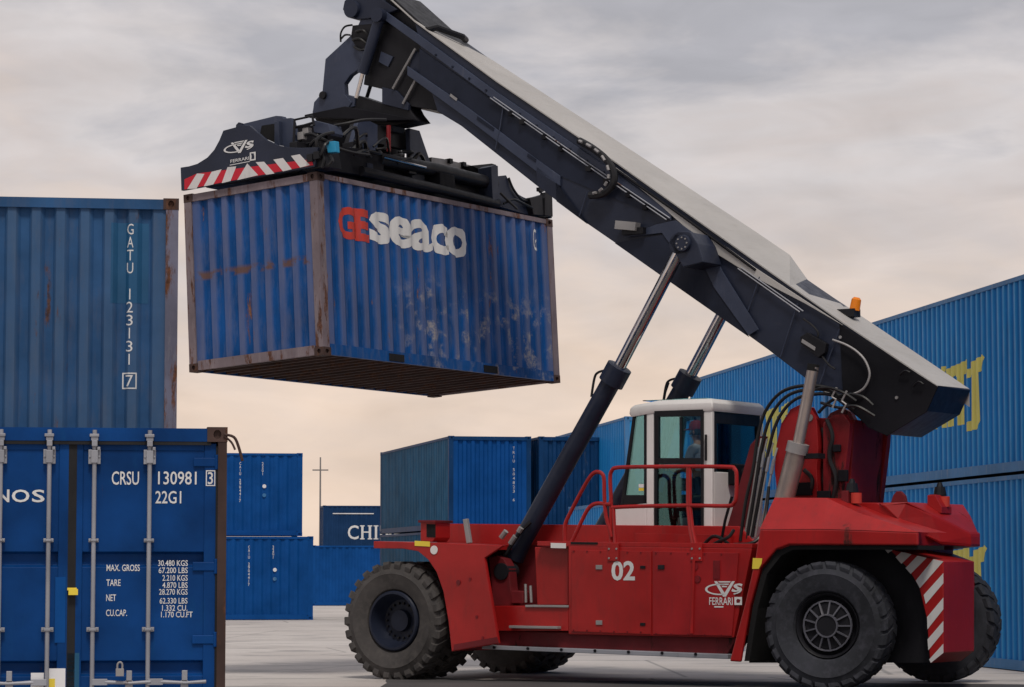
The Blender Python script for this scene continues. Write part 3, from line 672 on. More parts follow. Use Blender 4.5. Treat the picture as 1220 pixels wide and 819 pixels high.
# front mudguards
FP = [(-0.356,1.979),(0.747,1.949),(1.889,1.908),(1.564,1.733),(1.706,1.04),(1.805,0.538),(1.01,0.415),(0.952,0.845),(0.865,1.259),(0.748,1.532),(0.603,1.711),(0.427,1.831),(0.163,1.868),(-0.355,1.876)]
def mudguard(c, s):
    Y = lambda v: v if s > 0 else 3.98 - v
    g = MB().py(FP, Y(.05), Y(.11)).build('front_mudguard', 'red', VR, bevel=.01)
    top = [(-0.356,1.979),(0.747,1.949),(1.522,1.922),(1.522,1.851),(0.747,1.89),(-0.355,1.906)]
    MB().py(top, Y(.112), Y(1.19)).build('mudguard_deck', 'red', g)
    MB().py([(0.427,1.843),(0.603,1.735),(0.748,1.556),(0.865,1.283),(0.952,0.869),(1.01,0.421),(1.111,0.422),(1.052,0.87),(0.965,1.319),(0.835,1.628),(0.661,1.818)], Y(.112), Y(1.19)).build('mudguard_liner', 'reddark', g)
    return g
fm = mudguard(0, 1); mudguard(0, -1)
pv('reflector', 'yellow', [(0.375,1.981),(0.638,1.968),(0.638,1.896),(0.376,1.909)], .040, .047, fm, 0)
MB().lathe_y([(.001, 0), (.062, 0), (.062, .008), (.001, .008)], 20, (*[[(0.711,1.848)][0][0]], .038, [(0.711,1.848)][0][1])).build('round_plate', 'white', fm)
MB().lathe_y([(.001, 0), (.035, 0), (.035, .01), (.001, .01)], 12, ([(1.13,1.391)][0][0], .036, [(1.13,1.391)][0][1])).build('grime_hole', 'reddark', fm)
hl = pv('headlamp_box', 'red', [(0.331,2.266),(0.594,2.257),(0.595,2.023),(0.537,1.964),(0.332,1.977)], .25, .62)
pv('lamp_opening', 'hole', [(0.441,2.223),(0.596,2.215),(0.596,2.029),(0.441,2.036)], .242, .249, hl, 0)
pv('lamp_visor', 'reddark', [(0.323,2.278),(0.616,2.275),(0.616,2.239),(0.323,2.242)], .20, .66, hl, .003)
pv('mirror_bracket', 'steel', [(1.025,2.284),(1.097,2.295),(1.162,1.949),(1.09,1.937)], .30, .36)
# recess around the lift cylinder foot
pv('cylinder_recess', 'reddark', [(0.673,1.946),(1.96,1.916),(2.454,1.854),(2.451,0.511),(0.587,0.485)], 1.15, 1.195, bevel=0)  # dark red plate laid over the red frame at the back
pv('recess_side_panel', 'red', [(2.118,1.887),(2.675,1.884),(2.674,1.077),(2.159,1.074)], .50, .815)
fb = pv('cylinder_foot', 'reddark', [(1.272,1.735),(1.415,1.771),(1.529,1.723),(1.615,1.58),(1.644,1.319),(1.7,1.058),(1.358,1.055)], .60, .80)
MB().lathe_y([(.001, 0), (.12, 0), (.12, .3), (.001, .3)], 20, ([(1.5,1.544)][0][0], .575, [(1.5,1.544)][0][1])).build('foot_pin', 'black', fb, True)
st = pv('step_box', 'red', [(1.53,1.059),(2.761,1.068),(2.76,0.719),(1.573,0.705)], .36, .83)
pv('step', 'steel', [(2.066,1.075),(2.773,1.074),(2.773,1.045),(2.066,1.045)], .33, .83, bevel=.004)
pv('step', 'steel', [(1.839,0.786),(2.646,0.783),(2.646,0.748),(1.839,0.75)], .26, .36, bevel=.004)
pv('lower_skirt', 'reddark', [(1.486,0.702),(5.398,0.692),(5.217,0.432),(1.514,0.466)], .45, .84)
for px0 in (0, 1): pass
b = MB(); b.tube([(1.931,0.55,1.367),(1.938,0.55,1.107)], .02, 6); b.tube([(2.015,0.55,1.344),(2.029,0.55,1.108)], .02, 6); b.build('grease_line', 'steel', st, True)
pv('valve_block', 'reddark', [(1.723,1.272),(1.921,1.261),(1.921,1.096),(1.723,1.094)], .5, .7)
# side boxes with doors
sbx = pv('side_box', 'red', [(2.762,1.901),(5.659,1.854),(5.37,0.66),(2.76,0.673)], .36, 1.19, bevel=.012)
d1 = pv('tool_door', 'red', [(2.827,1.848),(4.109,1.82),(4.104,0.689),(2.824,0.714)], .340, .365, sbx, .005)
d2 = pv('tool_door', 'redworn', [(4.136,1.82),(5.463,1.793),(5.353,0.683),(4.131,0.69)], .340, .365, sbx, .005)
for px_ in [(3.28,1.603),(3.278,0.841),(4.27,1.603)]:
    MB().box((px_[0] - .05, .325, px_[1] - .03), (px_[0] + .05, .341, px_[1] + .03)).build('door_latch', 'black' if px_[0] > 3.6 else 'steel', d1, bevel=.003)
for px_ in [(3.978,1.603),(3.975,0.825)]:
    MB().box((px_[0] - .04, .328, px_[1] - .02), (px_[0] + .04, .341, px_[1] + .02)).build('door_hinge', 'black', d1, bevel=.003)
def vtext(s, P, v, m, parent, bold=.0, shear=0., name='lettering'):
    (u0, w0), (u1, w1) = P; return link(name, text_mesh(s, u1 - u0, w1 - w0, bold, shear), m, parent, mx=Matrix.Translation((u0, v, w0)))
vtext('02', [(3.477,1.419),(3.853,1.689)], .336, 'mark', d1, .028, name='fleet_number')
def polys(name, L_, mk, m, parent):       # flat print made of several patches
    bb = bmesh.new()
    for P in L_:
        f = bb.faces.new([bb.verts.new(mk(p)) for p in P]); f.normal_update(); bmesh.ops.triangulate(bb, faces=[f])
    me = bpy.data.meshes.new(name); bb.to_mesh(me); bb.free(); return link(name, me, m, parent)
def arc(c, rx, ry, a0, a1, th, n=14):
    A = [(c[0] + rx * cos(radians(a0 + (a1 - a0) * i / n)), c[1] + ry * sin(radians(a0 + (a1 - a0) * i / n))) for i in range(n + 1)]
    B_ = [(c[0] + (rx - th) * cos(radians(a0 + (a1 - a0) * i / n)), c[1] + (ry - th) * sin(radians(a0 + (a1 - a0) * i / n))) for i in range(n + 1)]
    return [[A[i], A[i + 1], B_[i + 1], B_[i]] for i in range(n)]
def glyph(c, x, z, w, h, bold, sh=0.):
    me = text_mesh(c, w, h, bold); g = [[(x + me.vertices[i].co.x + sh * me.vertices[i].co.z, z + me.vertices[i].co.z) for i in p.vertices] for p in me.polygons]
    bpy.data.meshes.remove(me); return g
def emblem_polys():
    """unit emblem, about 1 wide and .8 high: striped V between a C drawn out into a swoosh and a slanted S"""
    L_ = arc((.40, .46), .40, .27, 70, 290, .065) + arc((.60, .46), .40, .27, -62, 20, .05)
    L_ += [[(.25, .84), (.33, .84), (.53, .30), (.73, .84), (.81, .84), (.57, .12), (.49, .12)]]
    for i, z in enumerate((.84, .73, .62)):
        w = .17 - .045 * i; L_.append([(.53 - w, z), (.53 + w, z), (.53 + w - .022, z - .06), (.53 - w + .022, z - .06)])
    return L_ + glyph('S', .70, .34, .24, .40, .04, .25)
def emblem(place_, m, parent): return polys('emblem', emblem_polys(), place_, m, parent)
eo = [(4.949,1.202),(5.515,1.446)]
ew, eh_ = eo[1][0] - eo[0][0], (eo[1][1] - eo[0][1]) / .85
emblem(lambda p: (eo[0][0] + p[0] * ew, .336, eo[0][1] - .10 * eh_ + p[1] * eh_), 'mark', d2)
vtext('FERRARI', [(5.013,1.097),(5.373,1.198)], .336, 'mark', d2, .008)
P = [(5.398,1.098),(5.513,1.205)]; (a0, b0), (a1, b1) = P
polys('badge', [[(a0, b0), (a1, b0), (a1, b1), (a0, b1)]], lambda p: (p[0], .3365, p[1]), 'mark', d2)
polys('badge_figure', [[(a0 + .035, b0 + .03), (a1 - .035, b0 + .03), (a1 - .02, b0 + .07), (a1 - .045, b1 - .03), (a0 + .05, b1 - .025), (a0 + .03, b0 + .065)]], lambda p: (p[0], .3345, p[1]), 'reddark', d2)
P = [(5.09,1.062),(5.231,1.08)]; polys('badge_line', [[P[0], (P[1][0], P[0][1]), P[1], (P[0][0], P[1][1])]], lambda p: (p[0], .336, p[1]), 'mark', d2)
# grime where hands and hoses rub
pv('running_board', 'galv', [(1.398,0.504),(5.347,0.438),(5.346,0.377),(1.398,0.451)], .24, .62, bevel=.006)
pv('name_plate', 'white', [(2.477,1.943),(2.726,1.936),(2.726,1.866),(2.477,1.872)], .355, .36, sbx, 0)
pv('side_slot', 'hole', [(2.807,1.955),(3.244,1.947),(3.244,1.916),(2.807,1.923)], .352, .36, sbx, 0)
pv('deck_ledge', 'red', [(2.249,1.968),(5.659,1.916),(5.659,1.854),(2.249,1.903)], .36, 1.19, bevel=.006)
pv('deck_board', 'red', [(3.402,2.079),(4.929,2.046),(4.927,1.875),(3.401,1.905)], 1.10, 1.19, bevel=.004)
b = MB()
for P in [(2.865,1.824),(3.084,1.82),(3.301,1.816),(3.518,1.811),(3.733,1.807),(3.947,1.802),(2.862,0.732),(3.081,0.729),(3.298,0.726),(3.514,0.722),(3.729,0.719),(3.942,0.716),(4.186,1.797),(4.423,1.793),(4.685,1.788),(4.945,1.784),(5.204,1.778),(4.181,0.702),(4.418,0.7),(4.679,0.697),(4.939,0.694),(5.197,0.692)]:
    b.lathe_y([(.001, 0), (.013, 0), (.013, .01), (.001, .01)], 6, (P[0], .331, P[1]))
o = b.build('rivets', 'redgrime', sbx); o['kind'] = 'stuff'
pv('stiffener', 'red', [(4.769,1.773),(4.808,1.773),(4.763,0.709),(4.724,0.709)], .318, .34, sbx, .003)
pv('grime_plate', 'redgrime', [(5.08,1.693),(5.183,1.693),(5.181,1.445),(5.078,1.445)], .328, .341, d2, .003)
for q in [(4.797,1.614),(4.835,1.444)]: MB().lathe_y([(.001, 0), (.05, 0), (.05, .012), (.001, .012)], 14, (q[0], .329, q[1])).build('inspection_cap', 'redgrime', d2)
b = MB()
for P in [(1.611,0.478),(2.173,0.471),(2.726,0.463),(3.271,0.456),(3.808,0.448),(4.337,0.442),(4.858,0.435)]: b.lathe_y([(.001, 0), (.022, 0), (.022, .02), (.001, .02)], 6, (P[0], .222, P[1]))
o = b.build('board_bolts', 'coal', VR); o['kind'] = 'stuff'
for q in [(1.327,1.438),(1.441,0.909),(1.541,0.617)]: MB().lathe_y([(.001, 0), (.022, 0), (.022, .012), (.001, .012)], 8, (q[0], .040, q[1])).build('guard_bolt', 'redgrime', fm)
pv('kick_stripe', 'reddark', [(1.06,0.516),(1.784,0.631),(1.812,0.55),(1.046,0.433)], .043, .0495, fm, 0)
# ---- rear mudguards
def rear_guard(s):
    Y = lambda v: v if s > 0 else 3.98 - v
    def S(P): return [(x, Y(y), z) for x, y, z in P]
    lo = [(5.914,0.1,2.102),(6.844,0.1,2.1),(7.45,0.1,2.079),(8.205,0.1,2.047)]; up = [(5.959,0.45,2.531),(6.733,0.45,2.515),(7.273,0.32,2.308),(8.2,0.11,2.052)]
    b = MB().py([(5.914,2.102),(6.844,2.1),(7.45,2.079),(8.205,2.047),(8.203,1.88),(6.349,1.9),(6.15,1.834),(5.91,1.58),(5.755,1.08),(5.611,0.347),(5.446,0.355),(5.679,1.113),(5.835,1.691)], Y(.10), Y(.16))
    b.strip(S(lo), S(up))
    inn = [(x, Y(1.0), z) for x, y, z in up]; b.strip(S(up), inn)
    g = b.build('rear_mudguard', 'red', VR, bevel=.02)
    inner = [(6.337,1.889),(6.149,1.823),(5.922,1.58),(5.768,1.08),(5.636,0.358),(5.712,0.36),(5.843,1.059),(5.984,1.514),(6.199,1.757),(6.373,1.834),(8.161,1.827),(8.162,1.881)]
    MB().py(inner, Y(.165), Y(1.0)).build('mudguard_liner', 'hole', g)
    return g
rg = rear_guard(1)
pv('reflector', 'yellow', [(5.815,1.724),(5.954,1.719),(5.941,1.647),(5.902,1.58),(5.802,1.58)], .090, .097, rg, 0)
# engine housing and counterweight
pv('engine_housing', 'red', [(5.395,1.899),(5.721,2.488),(7.2,2.458),(7.804,2.064),(7.802,1.888),(7.401,1.846),(7.388,0.675),(5.449,0.649)], 1.0, 2.98, bevel=.012)
pv('wheel_well_wall', 'black', [(5.227,1.842),(7.425,1.856),(7.902,1.339),(8.01,0.357),(5.281,0.308)], .96, .998, bevel=0)
cwp = [(7.397,1.856),(8.248,1.678),(8.233,0.494),(8.041,0.355),(8.001,0.936),(7.898,1.339),(7.745,1.58),(7.506,1.811)]
cw = pv('counterweight', 'red', cwp, .78, 1.74, bevel=.05)
A_ = [(x, 1.742, z) for x, z in cwp]; B_ = [(x - (.55 if x > 7.9 else .2), 3.0, z) for x, z in cwp]
MB().loftv(A_, B_).build('counterweight_flank', 'red', cw, bevel=.008)
ub = MB(); A0 = [(7.206,0.95,2.458),(7.605,1.05,2.46),(7.828,1.35,2.313),(8.168,1.85,2.049),(8.174,1.85,1.87),(7.921,1.4,1.902),(7.757,1.05,2.066),(7.511,0.96,2.248)]
top_in = [(x, 3.96 - y, z) for x, y, z in A0]
ub.loftv(A0, top_in); cb = ub.build('counterweight_cap', 'red', VR, bevel=.04)
pv('lifting_eye', 'reddark', [(7.159,2.469),(7.197,2.57),(7.247,2.62),(7.309,2.619),(7.37,2.556),(7.393,2.455)], 1.5, 1.56, cb)
def lamp(P0, v, name='rear_lamp'):
    (u, w) = P0
    b = MB().box((u - .13, v, w - .05), (u - .03, v + .18, w + .17)); b.build('lamp_bracket', 'reddark', cb, bevel=.006)
    b = MB(); b.tube([(u + .05, v + .08, w), (u + .05, v + .08, w + .14)], .075, 12); b.build('tail_lamp', 'markred', cb, True)
    b = MB(); b.tube([(u - .03, v + .12, w + .15), (u - .03, v + .12, w + .27)], [.09, .07], 10); b.tube([(u - .03, v + .12, w + .27), (u - .03, v + .12, w + .33)], [.05, .03], 8); b.build('work_lamp', 'black', cb, True)
lamp([(6.928,2.447)][0], .75); lamp([(7.743,2.41)][0], 1.75)
pv('lamp_stand', 'red', [(7.64,2.364),(7.643,2.566),(7.753,2.57),(7.848,2.406),(7.847,2.317)], 1.62, 1.95, cb)
HZ = [[(7.406,1.858),(7.533,1.831),(7.46,1.784),(7.424,1.822)], [(7.654,1.802),(7.798,1.771),(7.652,1.646),(7.568,1.734)], [(7.882,1.752),(8.013,1.724),(7.783,1.514),(7.711,1.591)], [(8.108,1.707),(8.25,1.678),(7.912,1.329),(7.854,1.427)], [(8.248,1.526),(8.247,1.395),(7.993,1.122),(7.965,1.241)], [(8.244,1.21),(8.242,1.058),(8.013,0.795),(8.009,0.953)], [(8.24,0.906),(8.238,0.765),(8.022,0.523),(8.012,0.664)], [(8.236,0.613),(8.235,0.494),(8.055,0.361),(8.032,0.404)]]
polys('hazard_stripes', HZ, lambda p: (p[0], .774, p[1]), 'refl', cw)
# ---- boom tower
tw = pv('boom_tower', 'redworn', [(5.56,2.51),(5.511,2.937),(5.54,3.271),(5.62,3.569),(5.764,3.761),(5.932,3.83),(6.073,3.774),(6.161,3.611),(6.182,3.21),(6.154,2.925),(6.176,2.502)], 1.30, 1.42)
pv('tower_plate', 'redgrime', [(6.242,2.502),(6.252,3.552),(6.405,3.662),(6.557,3.669),(6.657,3.541),(6.629,3.257),(6.52,2.498)], 1.31, 1.43, tw)
pv('tower_plate', 'redgrime', [(6.242,2.502),(6.252,3.552),(6.405,3.662),(6.557,3.669),(6.657,3.541),(6.629,3.257),(6.52,2.498)], 2.5, 2.62, tw)
pv('tower_plate', 'redgrime', [(5.56,2.51),(5.511,2.937),(5.54,3.271),(5.62,3.569),(5.764,3.761),(5.932,3.83),(6.073,3.774),(6.161,3.611),(6.182,3.21),(6.154,2.925),(6.176,2.502)], 2.5, 2.62, tw)
pv('tower_core', 'redgrime', [(5.393,2.48),(5.439,3.405),(5.895,3.659),(6.608,3.604),(6.521,2.466)], 1.55, 2.48, tw)
b = MB(); b.lathe_y([(.001, 0), (.05, 0), (.05, .03), (.001, .03)], 12, ([(6.061,3.633)][0][0], 1.28, [(6.061,3.633)][0][1])); b.build('pivot_bolt', 'steel', tw)
hb = pv('hose_channel', 'reddark', [(4.644,1.882),(4.988,2.019),(5.365,3.4),(5.234,3.403),(5.116,3.29),(4.833,2.425)], 1.34, 1.40)
for i, (xa, xb) in enumerate(((885, 904), (892, 909), (899, 917), (906, 922))):
    pass
for P in ([(5.065,1.25,2.018),(5.187,1.25,2.593),(5.31,1.25,3.248),(5.31,1.3,3.366)], [(5.144,1.25,2.017),(5.265,1.25,2.592),(5.374,1.25,3.166),(5.401,1.3,3.363)], [(5.235,1.25,2.017),(5.344,1.25,2.591),(5.452,1.25,3.107),(5.492,1.3,3.304)], [(5.327,1.25,2.131),(5.421,1.25,2.59),(5.529,1.25,3.071),(5.556,1.3,3.233)]):
    b = MB().tube(P, .015, 8); b.build('hydraulic_pipe', 'steel', tw, True)
    q = Vector(P[2]); b = MB().tube([q, q + (Vector(P[1]) - q).normalized() * .2], .026, 8); b.build('pipe_fitting', 'galv', tw, True)
for P in ([(5.027,1.2,1.96),(5.109,1.2,2.478),(5.23,1.2,2.937),(5.311,1.2,3.396),(5.431,1.2,3.739),(5.666,1.2,3.985),(5.988,1.2,4.066),(6.345,1.25,4.034),(6.508,1.3,3.882)], [(5.121,1.22,1.994),(5.256,1.22,2.706),(5.365,1.22,3.281),(5.498,1.22,3.658),(5.72,1.22,3.916),(6.016,1.22,4.009),(6.408,1.25,3.986),(6.633,1.3,3.799)], [(5.188,1.24,2.017),(5.31,1.24,2.591),(5.458,1.24,3.222),(5.59,1.24,3.598),(5.799,1.24,3.845),(6.056,1.24,3.94),(6.432,1.25,3.928),(6.733,1.3,3.727)],
          [(4.902,0.9,1.878),(5.165,0.8,1.91),(5.385,0.8,1.921),(5.487,0.9,2.012),(5.473,1.1,2.3),(5.475,1.2,2.703)], [(4.705,0.9,1.879),(4.892,0.8,1.946),(5.062,0.8,2.013),(5.086,0.9,2.106)], [(4.557,1,1.903),(4.718,0.95,2.017),(4.877,0.9,2.004),(5.033,0.9,1.9)]):
    MB().tube(rnd_path(P, 4), .024, 8).build('hydraulic_hose', 'hose', tw, True)
for P in ([(6.199,1.28,3.697),(6.406,1.25,3.849),(6.659,1.25,3.932),(6.884,1.25,3.89),(7.018,1.28,3.774)], [(6.041,1.27,3.999),(6.37,1.2,4.03),(6.621,1.2,3.953),(6.784,1.25,3.837)], [(6.239,1.28,3.833),(6.547,1.22,3.752),(6.798,1.22,3.767),(7.032,1.3,3.628)]):
    MB().tube(rnd_path(P, 4), .022, 6).build('hydraulic_hose', 'hose', tw, True)
for P in ([(6.456,1.2,3.754),(6.507,1.2,3.866),(6.445,1.2,3.902),(6.521,1.2,4.025)], [(6.594,1.2,3.682),(6.658,1.2,3.793),(6.595,1.2,3.841),(6.672,1.2,3.974)]):
    MB().tube(P, .016, 6).build('grease_fitting', 'steel', tw, True)
for P in ([(6.325,1.28,3.602),(6.422,1.26,3.371),(6.359,1.28,3.089),(6.457,1.28,2.803),(6.398,1.29,2.509)], [(6.2,1.4,3.496),(6.248,1.4,3.152),(6.207,1.4,2.81),(6.255,1.4,2.513)], [(5.986,1.26,2.924),(6.117,1.25,2.785),(6.054,1.27,2.581)]):
    MB().tube(rnd_path(P, 4), .03, 7).build('hydraulic_hose', 'hose', tw, True)
for P, w_, h_ in (([(6.599,1.3,2.914)][0], .10, .16), ([(6.502,1.3,3.257)][0], .08, .10), ([(6.319,1.3,2.635)][0], .14, .2), ([(6.025,1.28,2.753)][0], .2, .18)):
    MB().box((P[0] - w_, P[1] - .05, P[2] - h_), (P[0] + w_ * .4, P[1], P[2])).build('tower_valve', 'coal', tw, bevel=.01)
# ---- exhaust
ex = MB().tube([(5.851,0.92,2.497),(6.074,0.92,3.242)], .135, 18); exo = ex.build('exhaust_silencer', 'exhaust', VR, True)
MB().tube([(6.042,0.92,3.14),(6.081,0.92,3.275)], .15, 18).build('exhaust_clamp', 'steel', exo, True)
P = [(6.074,0.92,3.253),(6.193,0.92,3.76),(6.312,0.92,4.301)]; MB().tube(P, .078, 16, cap=False).build('exhaust_pipe', 'exhaust', exo, True)
MB().tube([(6.299,0.92,4.245),(6.315,0.92,4.335)], [.079, .081], 16).build('exhaust_mouth', 'hole', exo, True)
MB().box((0, 0, 0), (.38, .2, .07)).build('exhaust_bracket', 'black', exo, mx=Matrix.Translation([(5.996,0.92,3.062)][0]))
# ---- lift cylinders
def lift(v, s):
    foot, col, pin = (Vector(p) for p in [(1.459,0.95,1.748),(3.242,0.95,4.421),(4.276,0.95,6.093)])
    for p in (foot, col, pin): p.y = v
    d = (pin - foot).normalized()
    c = MB().tube([foot, foot + d * .25, col], [.16, .14, .14], 20).build('lift_cylinder', 'navy', VR, True)
    MB().tube([col - d * .28, col - d * .27, col, col + d * .01], [.14, .185, .185, .13], 20).build('cylinder_collar', 'navy', c, True)
    MB().tube([col - d * .05, pin], .088, 18).build('piston_rod', 'chrome', c, True)
    MB().tube([pin + Vector((0, -.13, 0)), pin + Vector((0, .16, 0))], .15, 18).build('rod_eye', 'navy', c, True)
    n = Vector((d.z, 0, -d.x)) * -1
    q0, q1 = foot + d * .5 + n * .17, col - d * .35 + n * .17
    MB().tube(rnd_path([col - d * .15 + n * .16, col - d * .25 + n * .26, q1 + n * .1, q1 - d * .25]), .018, 6).build('cylinder_hose', 'hose', c, True)
    return c
l1 = lift(.97, 1); l2 = lift(3.0, -1)
for P in ([(1.374,0.75,1.652),(1.517,0.75,1.855),(1.66,0.75,2.034),(1.755,0.78,2.177)], [(1.494,0.72,1.795),(1.623,0.72,1.974),(1.746,0.75,2.129),(1.856,0.8,2.248)]):
    MB().tube(rnd_path(P, 3), .03, 8).build('cylinder_hose', 'hose', l1, True)
for P in ([(1.578,0.7,1.938),(1.664,0.7,2.045)], [(1.721,0.7,2.104),(1.764,0.7,2.164)], [(1.421,0.7,2.023),(1.507,0.7,2.118)]):
    MB().tube(P, .04, 8).build('hose_fitting', 'steel', l1, True)
# ---- cab
CV0, CV1 = 1.30, 2.80
cabP = [(3.26,3.785),(3.48,3.85),(4.535,3.853),(4.523,1.847),(2.962,1.853),(2.964,2.471),(3.061,2.541)]
U0, U1 = 2.98, 4.535; CB = 1.85
cab = MB().box((U0, CV0, CB - .25), (U1, CV1, CB)).build('cab', 'white', VR, bevel=.02)
def cabpane(name, m, P, v0, v1, bev=.01): return pv(name, m, P, v0, v1, cab, bev)
for (v0, v1) in ((CV0, CV0 + .07), (CV1 - .07, CV1)):
    cabpane('cab_lower_panel', 'white', [(2.964,2.471),(3.474,2.5),(3.471,1.851),(2.934,1.853)], v0, v1, .012)
    cabpane('cab_pillar', 'white', [(3.48,3.826),(3.603,3.823),(3.594,1.85),(3.471,1.851)], v0, v1, .015)
    cabpane('cab_pillar', 'white', [(4.402,3.845),(4.542,3.847),(4.529,1.847),(4.39,1.848)], v0, v1, .015)
    cabpane('cab_front_edge', 'black', [(3.26,3.785),(3.301,3.784),(3.103,2.481),(3.047,2.481)], v0, v1, .006)
    cabpane('cab_window_trim', 'black', [(3.439,3.78),(3.48,3.779),(3.474,2.5),(3.433,2.5)], v0, v1, .004)
    cabpane('cab_window_trim', 'black', [(3.117,2.623),(3.475,2.618),(3.474,2.5),(3.075,2.481)], v0, v1, .004)
    cabpane('side_window', 'glass', [(3.301,3.796),(3.452,3.792),(3.447,2.595),(3.117,2.599)], v0 + .02, v1 - .03, 0)
# door
dr_ = MB()
for P in ([(3.623,3.798),(4.407,3.798),(4.406,3.704),(3.622,3.715)], [(3.622,3.715),(3.69,3.713),(3.688,3.134),(3.62,3.135)], [(4.366,3.705),(4.406,3.704),(4.403,3.119),(4.363,3.12)], [(3.62,3.135),(4.403,3.119),(4.402,3.037),(3.619,3.053)], [(3.619,3.053),(3.66,3.052),(3.655,1.85),(3.614,1.85)], [(4.369,3.038),(4.402,3.037),(4.395,1.847),(4.362,1.848)], [(3.615,2.027),(4.396,2.022),(4.395,1.847),(3.614,1.85)], [(4.03,3.703),(4.064,3.702),(4.06,3.126),(4.027,3.127)]):
    dr_.py(P, CV0 - .025, CV0 + .03)
dro = dr_.build('cab_door', 'black', cab, bevel=.004)
cabpane('door_window', 'glass', [(3.685,3.714),(4.361,3.706),(4.357,3.12),(3.682,3.134)], CV0 + .005, CV0 + .012, 0)
cabpane('door_lower_glass', 'glassdark', [(3.654,3.052),(4.37,3.038),(4.364,2.022),(3.65,2.027)], CV0 + .005, CV0 + .012, 0)
MB().tube([(4.456,1.27,3.444),(4.454,1.27,3.082)], .018, 6).build('grab_bar', 'black', cab, True)
# far door side glass and front screen
cabpane('door_window', 'glass', [(3.603,3.799),(4.401,3.787),(4.393,2.488),(3.597,2.498)], CV1 - .03, CV1 - .02, 0)
cabpane('cab_side_panel', 'white', [(3.597,2.498),(4.393,2.488),(4.39,1.848),(3.594,1.85)], CV1 - .06, CV1 - .01, 0)
fpts = [(3.28,3.773),(3.075,2.481)]
b = MB(); (a, z1_), (a2, z0_) = fpts; b.loftv([(a, CV0 + .05, z1_), (a, CV1 - .05, z1_), (a2, CV1 - .05, z0_), (a2, CV0 + .05, z0_)], [(a + .01, CV0 + .05, z1_), (a + .01, CV1 - .05, z1_), (a2 + .01, CV1 - .05, z0_), (a2 + .01, CV0 + .05, z0_)]); b.build('windscreen', 'glass', cab)
MB().box((U0, CV0 + .05, CB), (U0 + .06, CV1 - .05, z0_)).build('cab_front_panel', 'white', cab)
# rear wall: frame, window, lower panel
zr = [[(4.529,2.93)][0][1], [(4.535,3.771)][0][1]]
MB().box((U1 - .06, CV0 + .071, CB), (U1 - .005, CV1 - .071, zr[0])).build('cab_rear_panel', 'white', cab, bevel=.01)
b = MB(); b.box((U1 - .055, CV0 + .071, zr[0]), (U1 - .003, CV0 + .15, zr[1])); b.box((U1 - .055, CV1 - .15, zr[0]), (U1 - .003, CV1 - .071, zr[1])); b.box((U1 - .055, CV0 + .15, zr[1] - .16), (U1 - .003, CV1 - .15, zr[1])); b.build('rear_window_frame', 'black', cab, bevel=.006)
MB().box((U1 - .035, CV0 + .15, zr[0]), (U1 - .028, CV1 - .15, zr[1] - .16)).build('rear_window', 'glass', cab)
# roof with rounded edges
zt = [(4.535,3.853)][0][1]; x0_ = [(3.232,3.786)][0][0]
b = MB(); 
rings = [(.02, -.08, 0), (.0, -.03, .0), (.01, .05, .0), (.06, .095, .0), (.25, .11, .0)]
vsr = []
for ins, dz_, _ in rings:
    vsr.append([b.b.verts.new(p) for p in ((x0_ + ins - .02, CV0 + ins - .03, zt + dz_ - .05), (x0_ + .35 + ins, CV0 + ins - .03, zt + dz_), (U1 - ins + .03, CV0 + ins - .03, zt + dz_), (U1 - ins + .03, CV1 - ins + .03, zt + dz_), (x0_ + .35 + ins, CV1 - ins + .03, zt + dz_), (x0_ + ins - .02, CV1 - ins + .03, zt + dz_ - .05))])
for a, c_ in zip(vsr, vsr[1:]):
    for q in range(6): b.b.faces.new((a[q], a[(q + 1) % 6], c_[(q + 1) % 6], c_[q]))
b.build('cab_roof', 'white', cab, True, .02)
MB().box((x0_ + .12, CV0 + .12, zt + .10), (U1 - .14, CV1 - .12, zt + .112)).build('added_roof_pane', 'glass', cab)  # added pane over the roof opening so daylight reaches the driver
MB().tube([(4.821,1,1.879),(4.929,0.95,2.245),(5.036,0.95,2.566)], .02, 6).build('lever', 'coal', cab, True)
MB().tube(rnd_path([(4.87,1.6,2.955),(5.015,1.5,2.775),(5.027,1.4,2.482),(5.117,1.4,2.25)], 4), .04, 6).build('cab_hose', 'coal', cab, True)
MB().box((U1, 1.75, 2.75), (U1 + .12, 2.3, 3.05)).build('rear_box', 'coal', cab, bevel=.02)
MB().tube([(3.018,2.6,3.999),(3.047,2.6,4.146),(3.105,2.6,4.291)], .012, 6).build('aerial', 'black', cab, True)
# cab inside
b = MB().box((3.95, 1.72, 1.95), (4.40, 2.28, 2.42)); b.build('seat_base', 'seatm', cab, bevel=.03)
b = MB(); b.loftv([(3.9, 1.70, 2.42), (4.42, 1.70, 2.42), (4.42, 2.30, 2.42), (3.9, 2.30, 2.42)], [(3.9, 1.70, 2.56), (4.42, 1.70, 2.54), (4.42, 2.30, 2.54), (3.9, 2.30, 2.56)]); b.build('seat_cushion', 'seatm', cab, bevel=.04)
b = MB(); b.loftv([(4.30, 1.72, 2.55), (4.44, 1.72, 2.55), (4.44, 2.28, 2.55), (4.30, 2.28, 2.55)], [(4.34, 1.76, 3.22), (4.46, 1.76, 3.22), (4.46, 2.24, 3.22), (4.34, 2.24, 3.22)]); b.build('seat_back', 'seatm', cab, bevel=.04)
b = MB().box((3.2, 1.6, 1.86), (3.36, 2.4, 2.62)); b.tube([(3.36, 2, 2.5), (3.62, 2, 2.78)], .04, 8); b.build('control_console', 'black', cab, bevel=.02)
sw = MB(); cc = Vector((3.64, 2.0, 2.80)); ax = Vector((.62, 0, .78)); e1 = Vector((0, 1, 0)); e2 = ax.cross(e1)
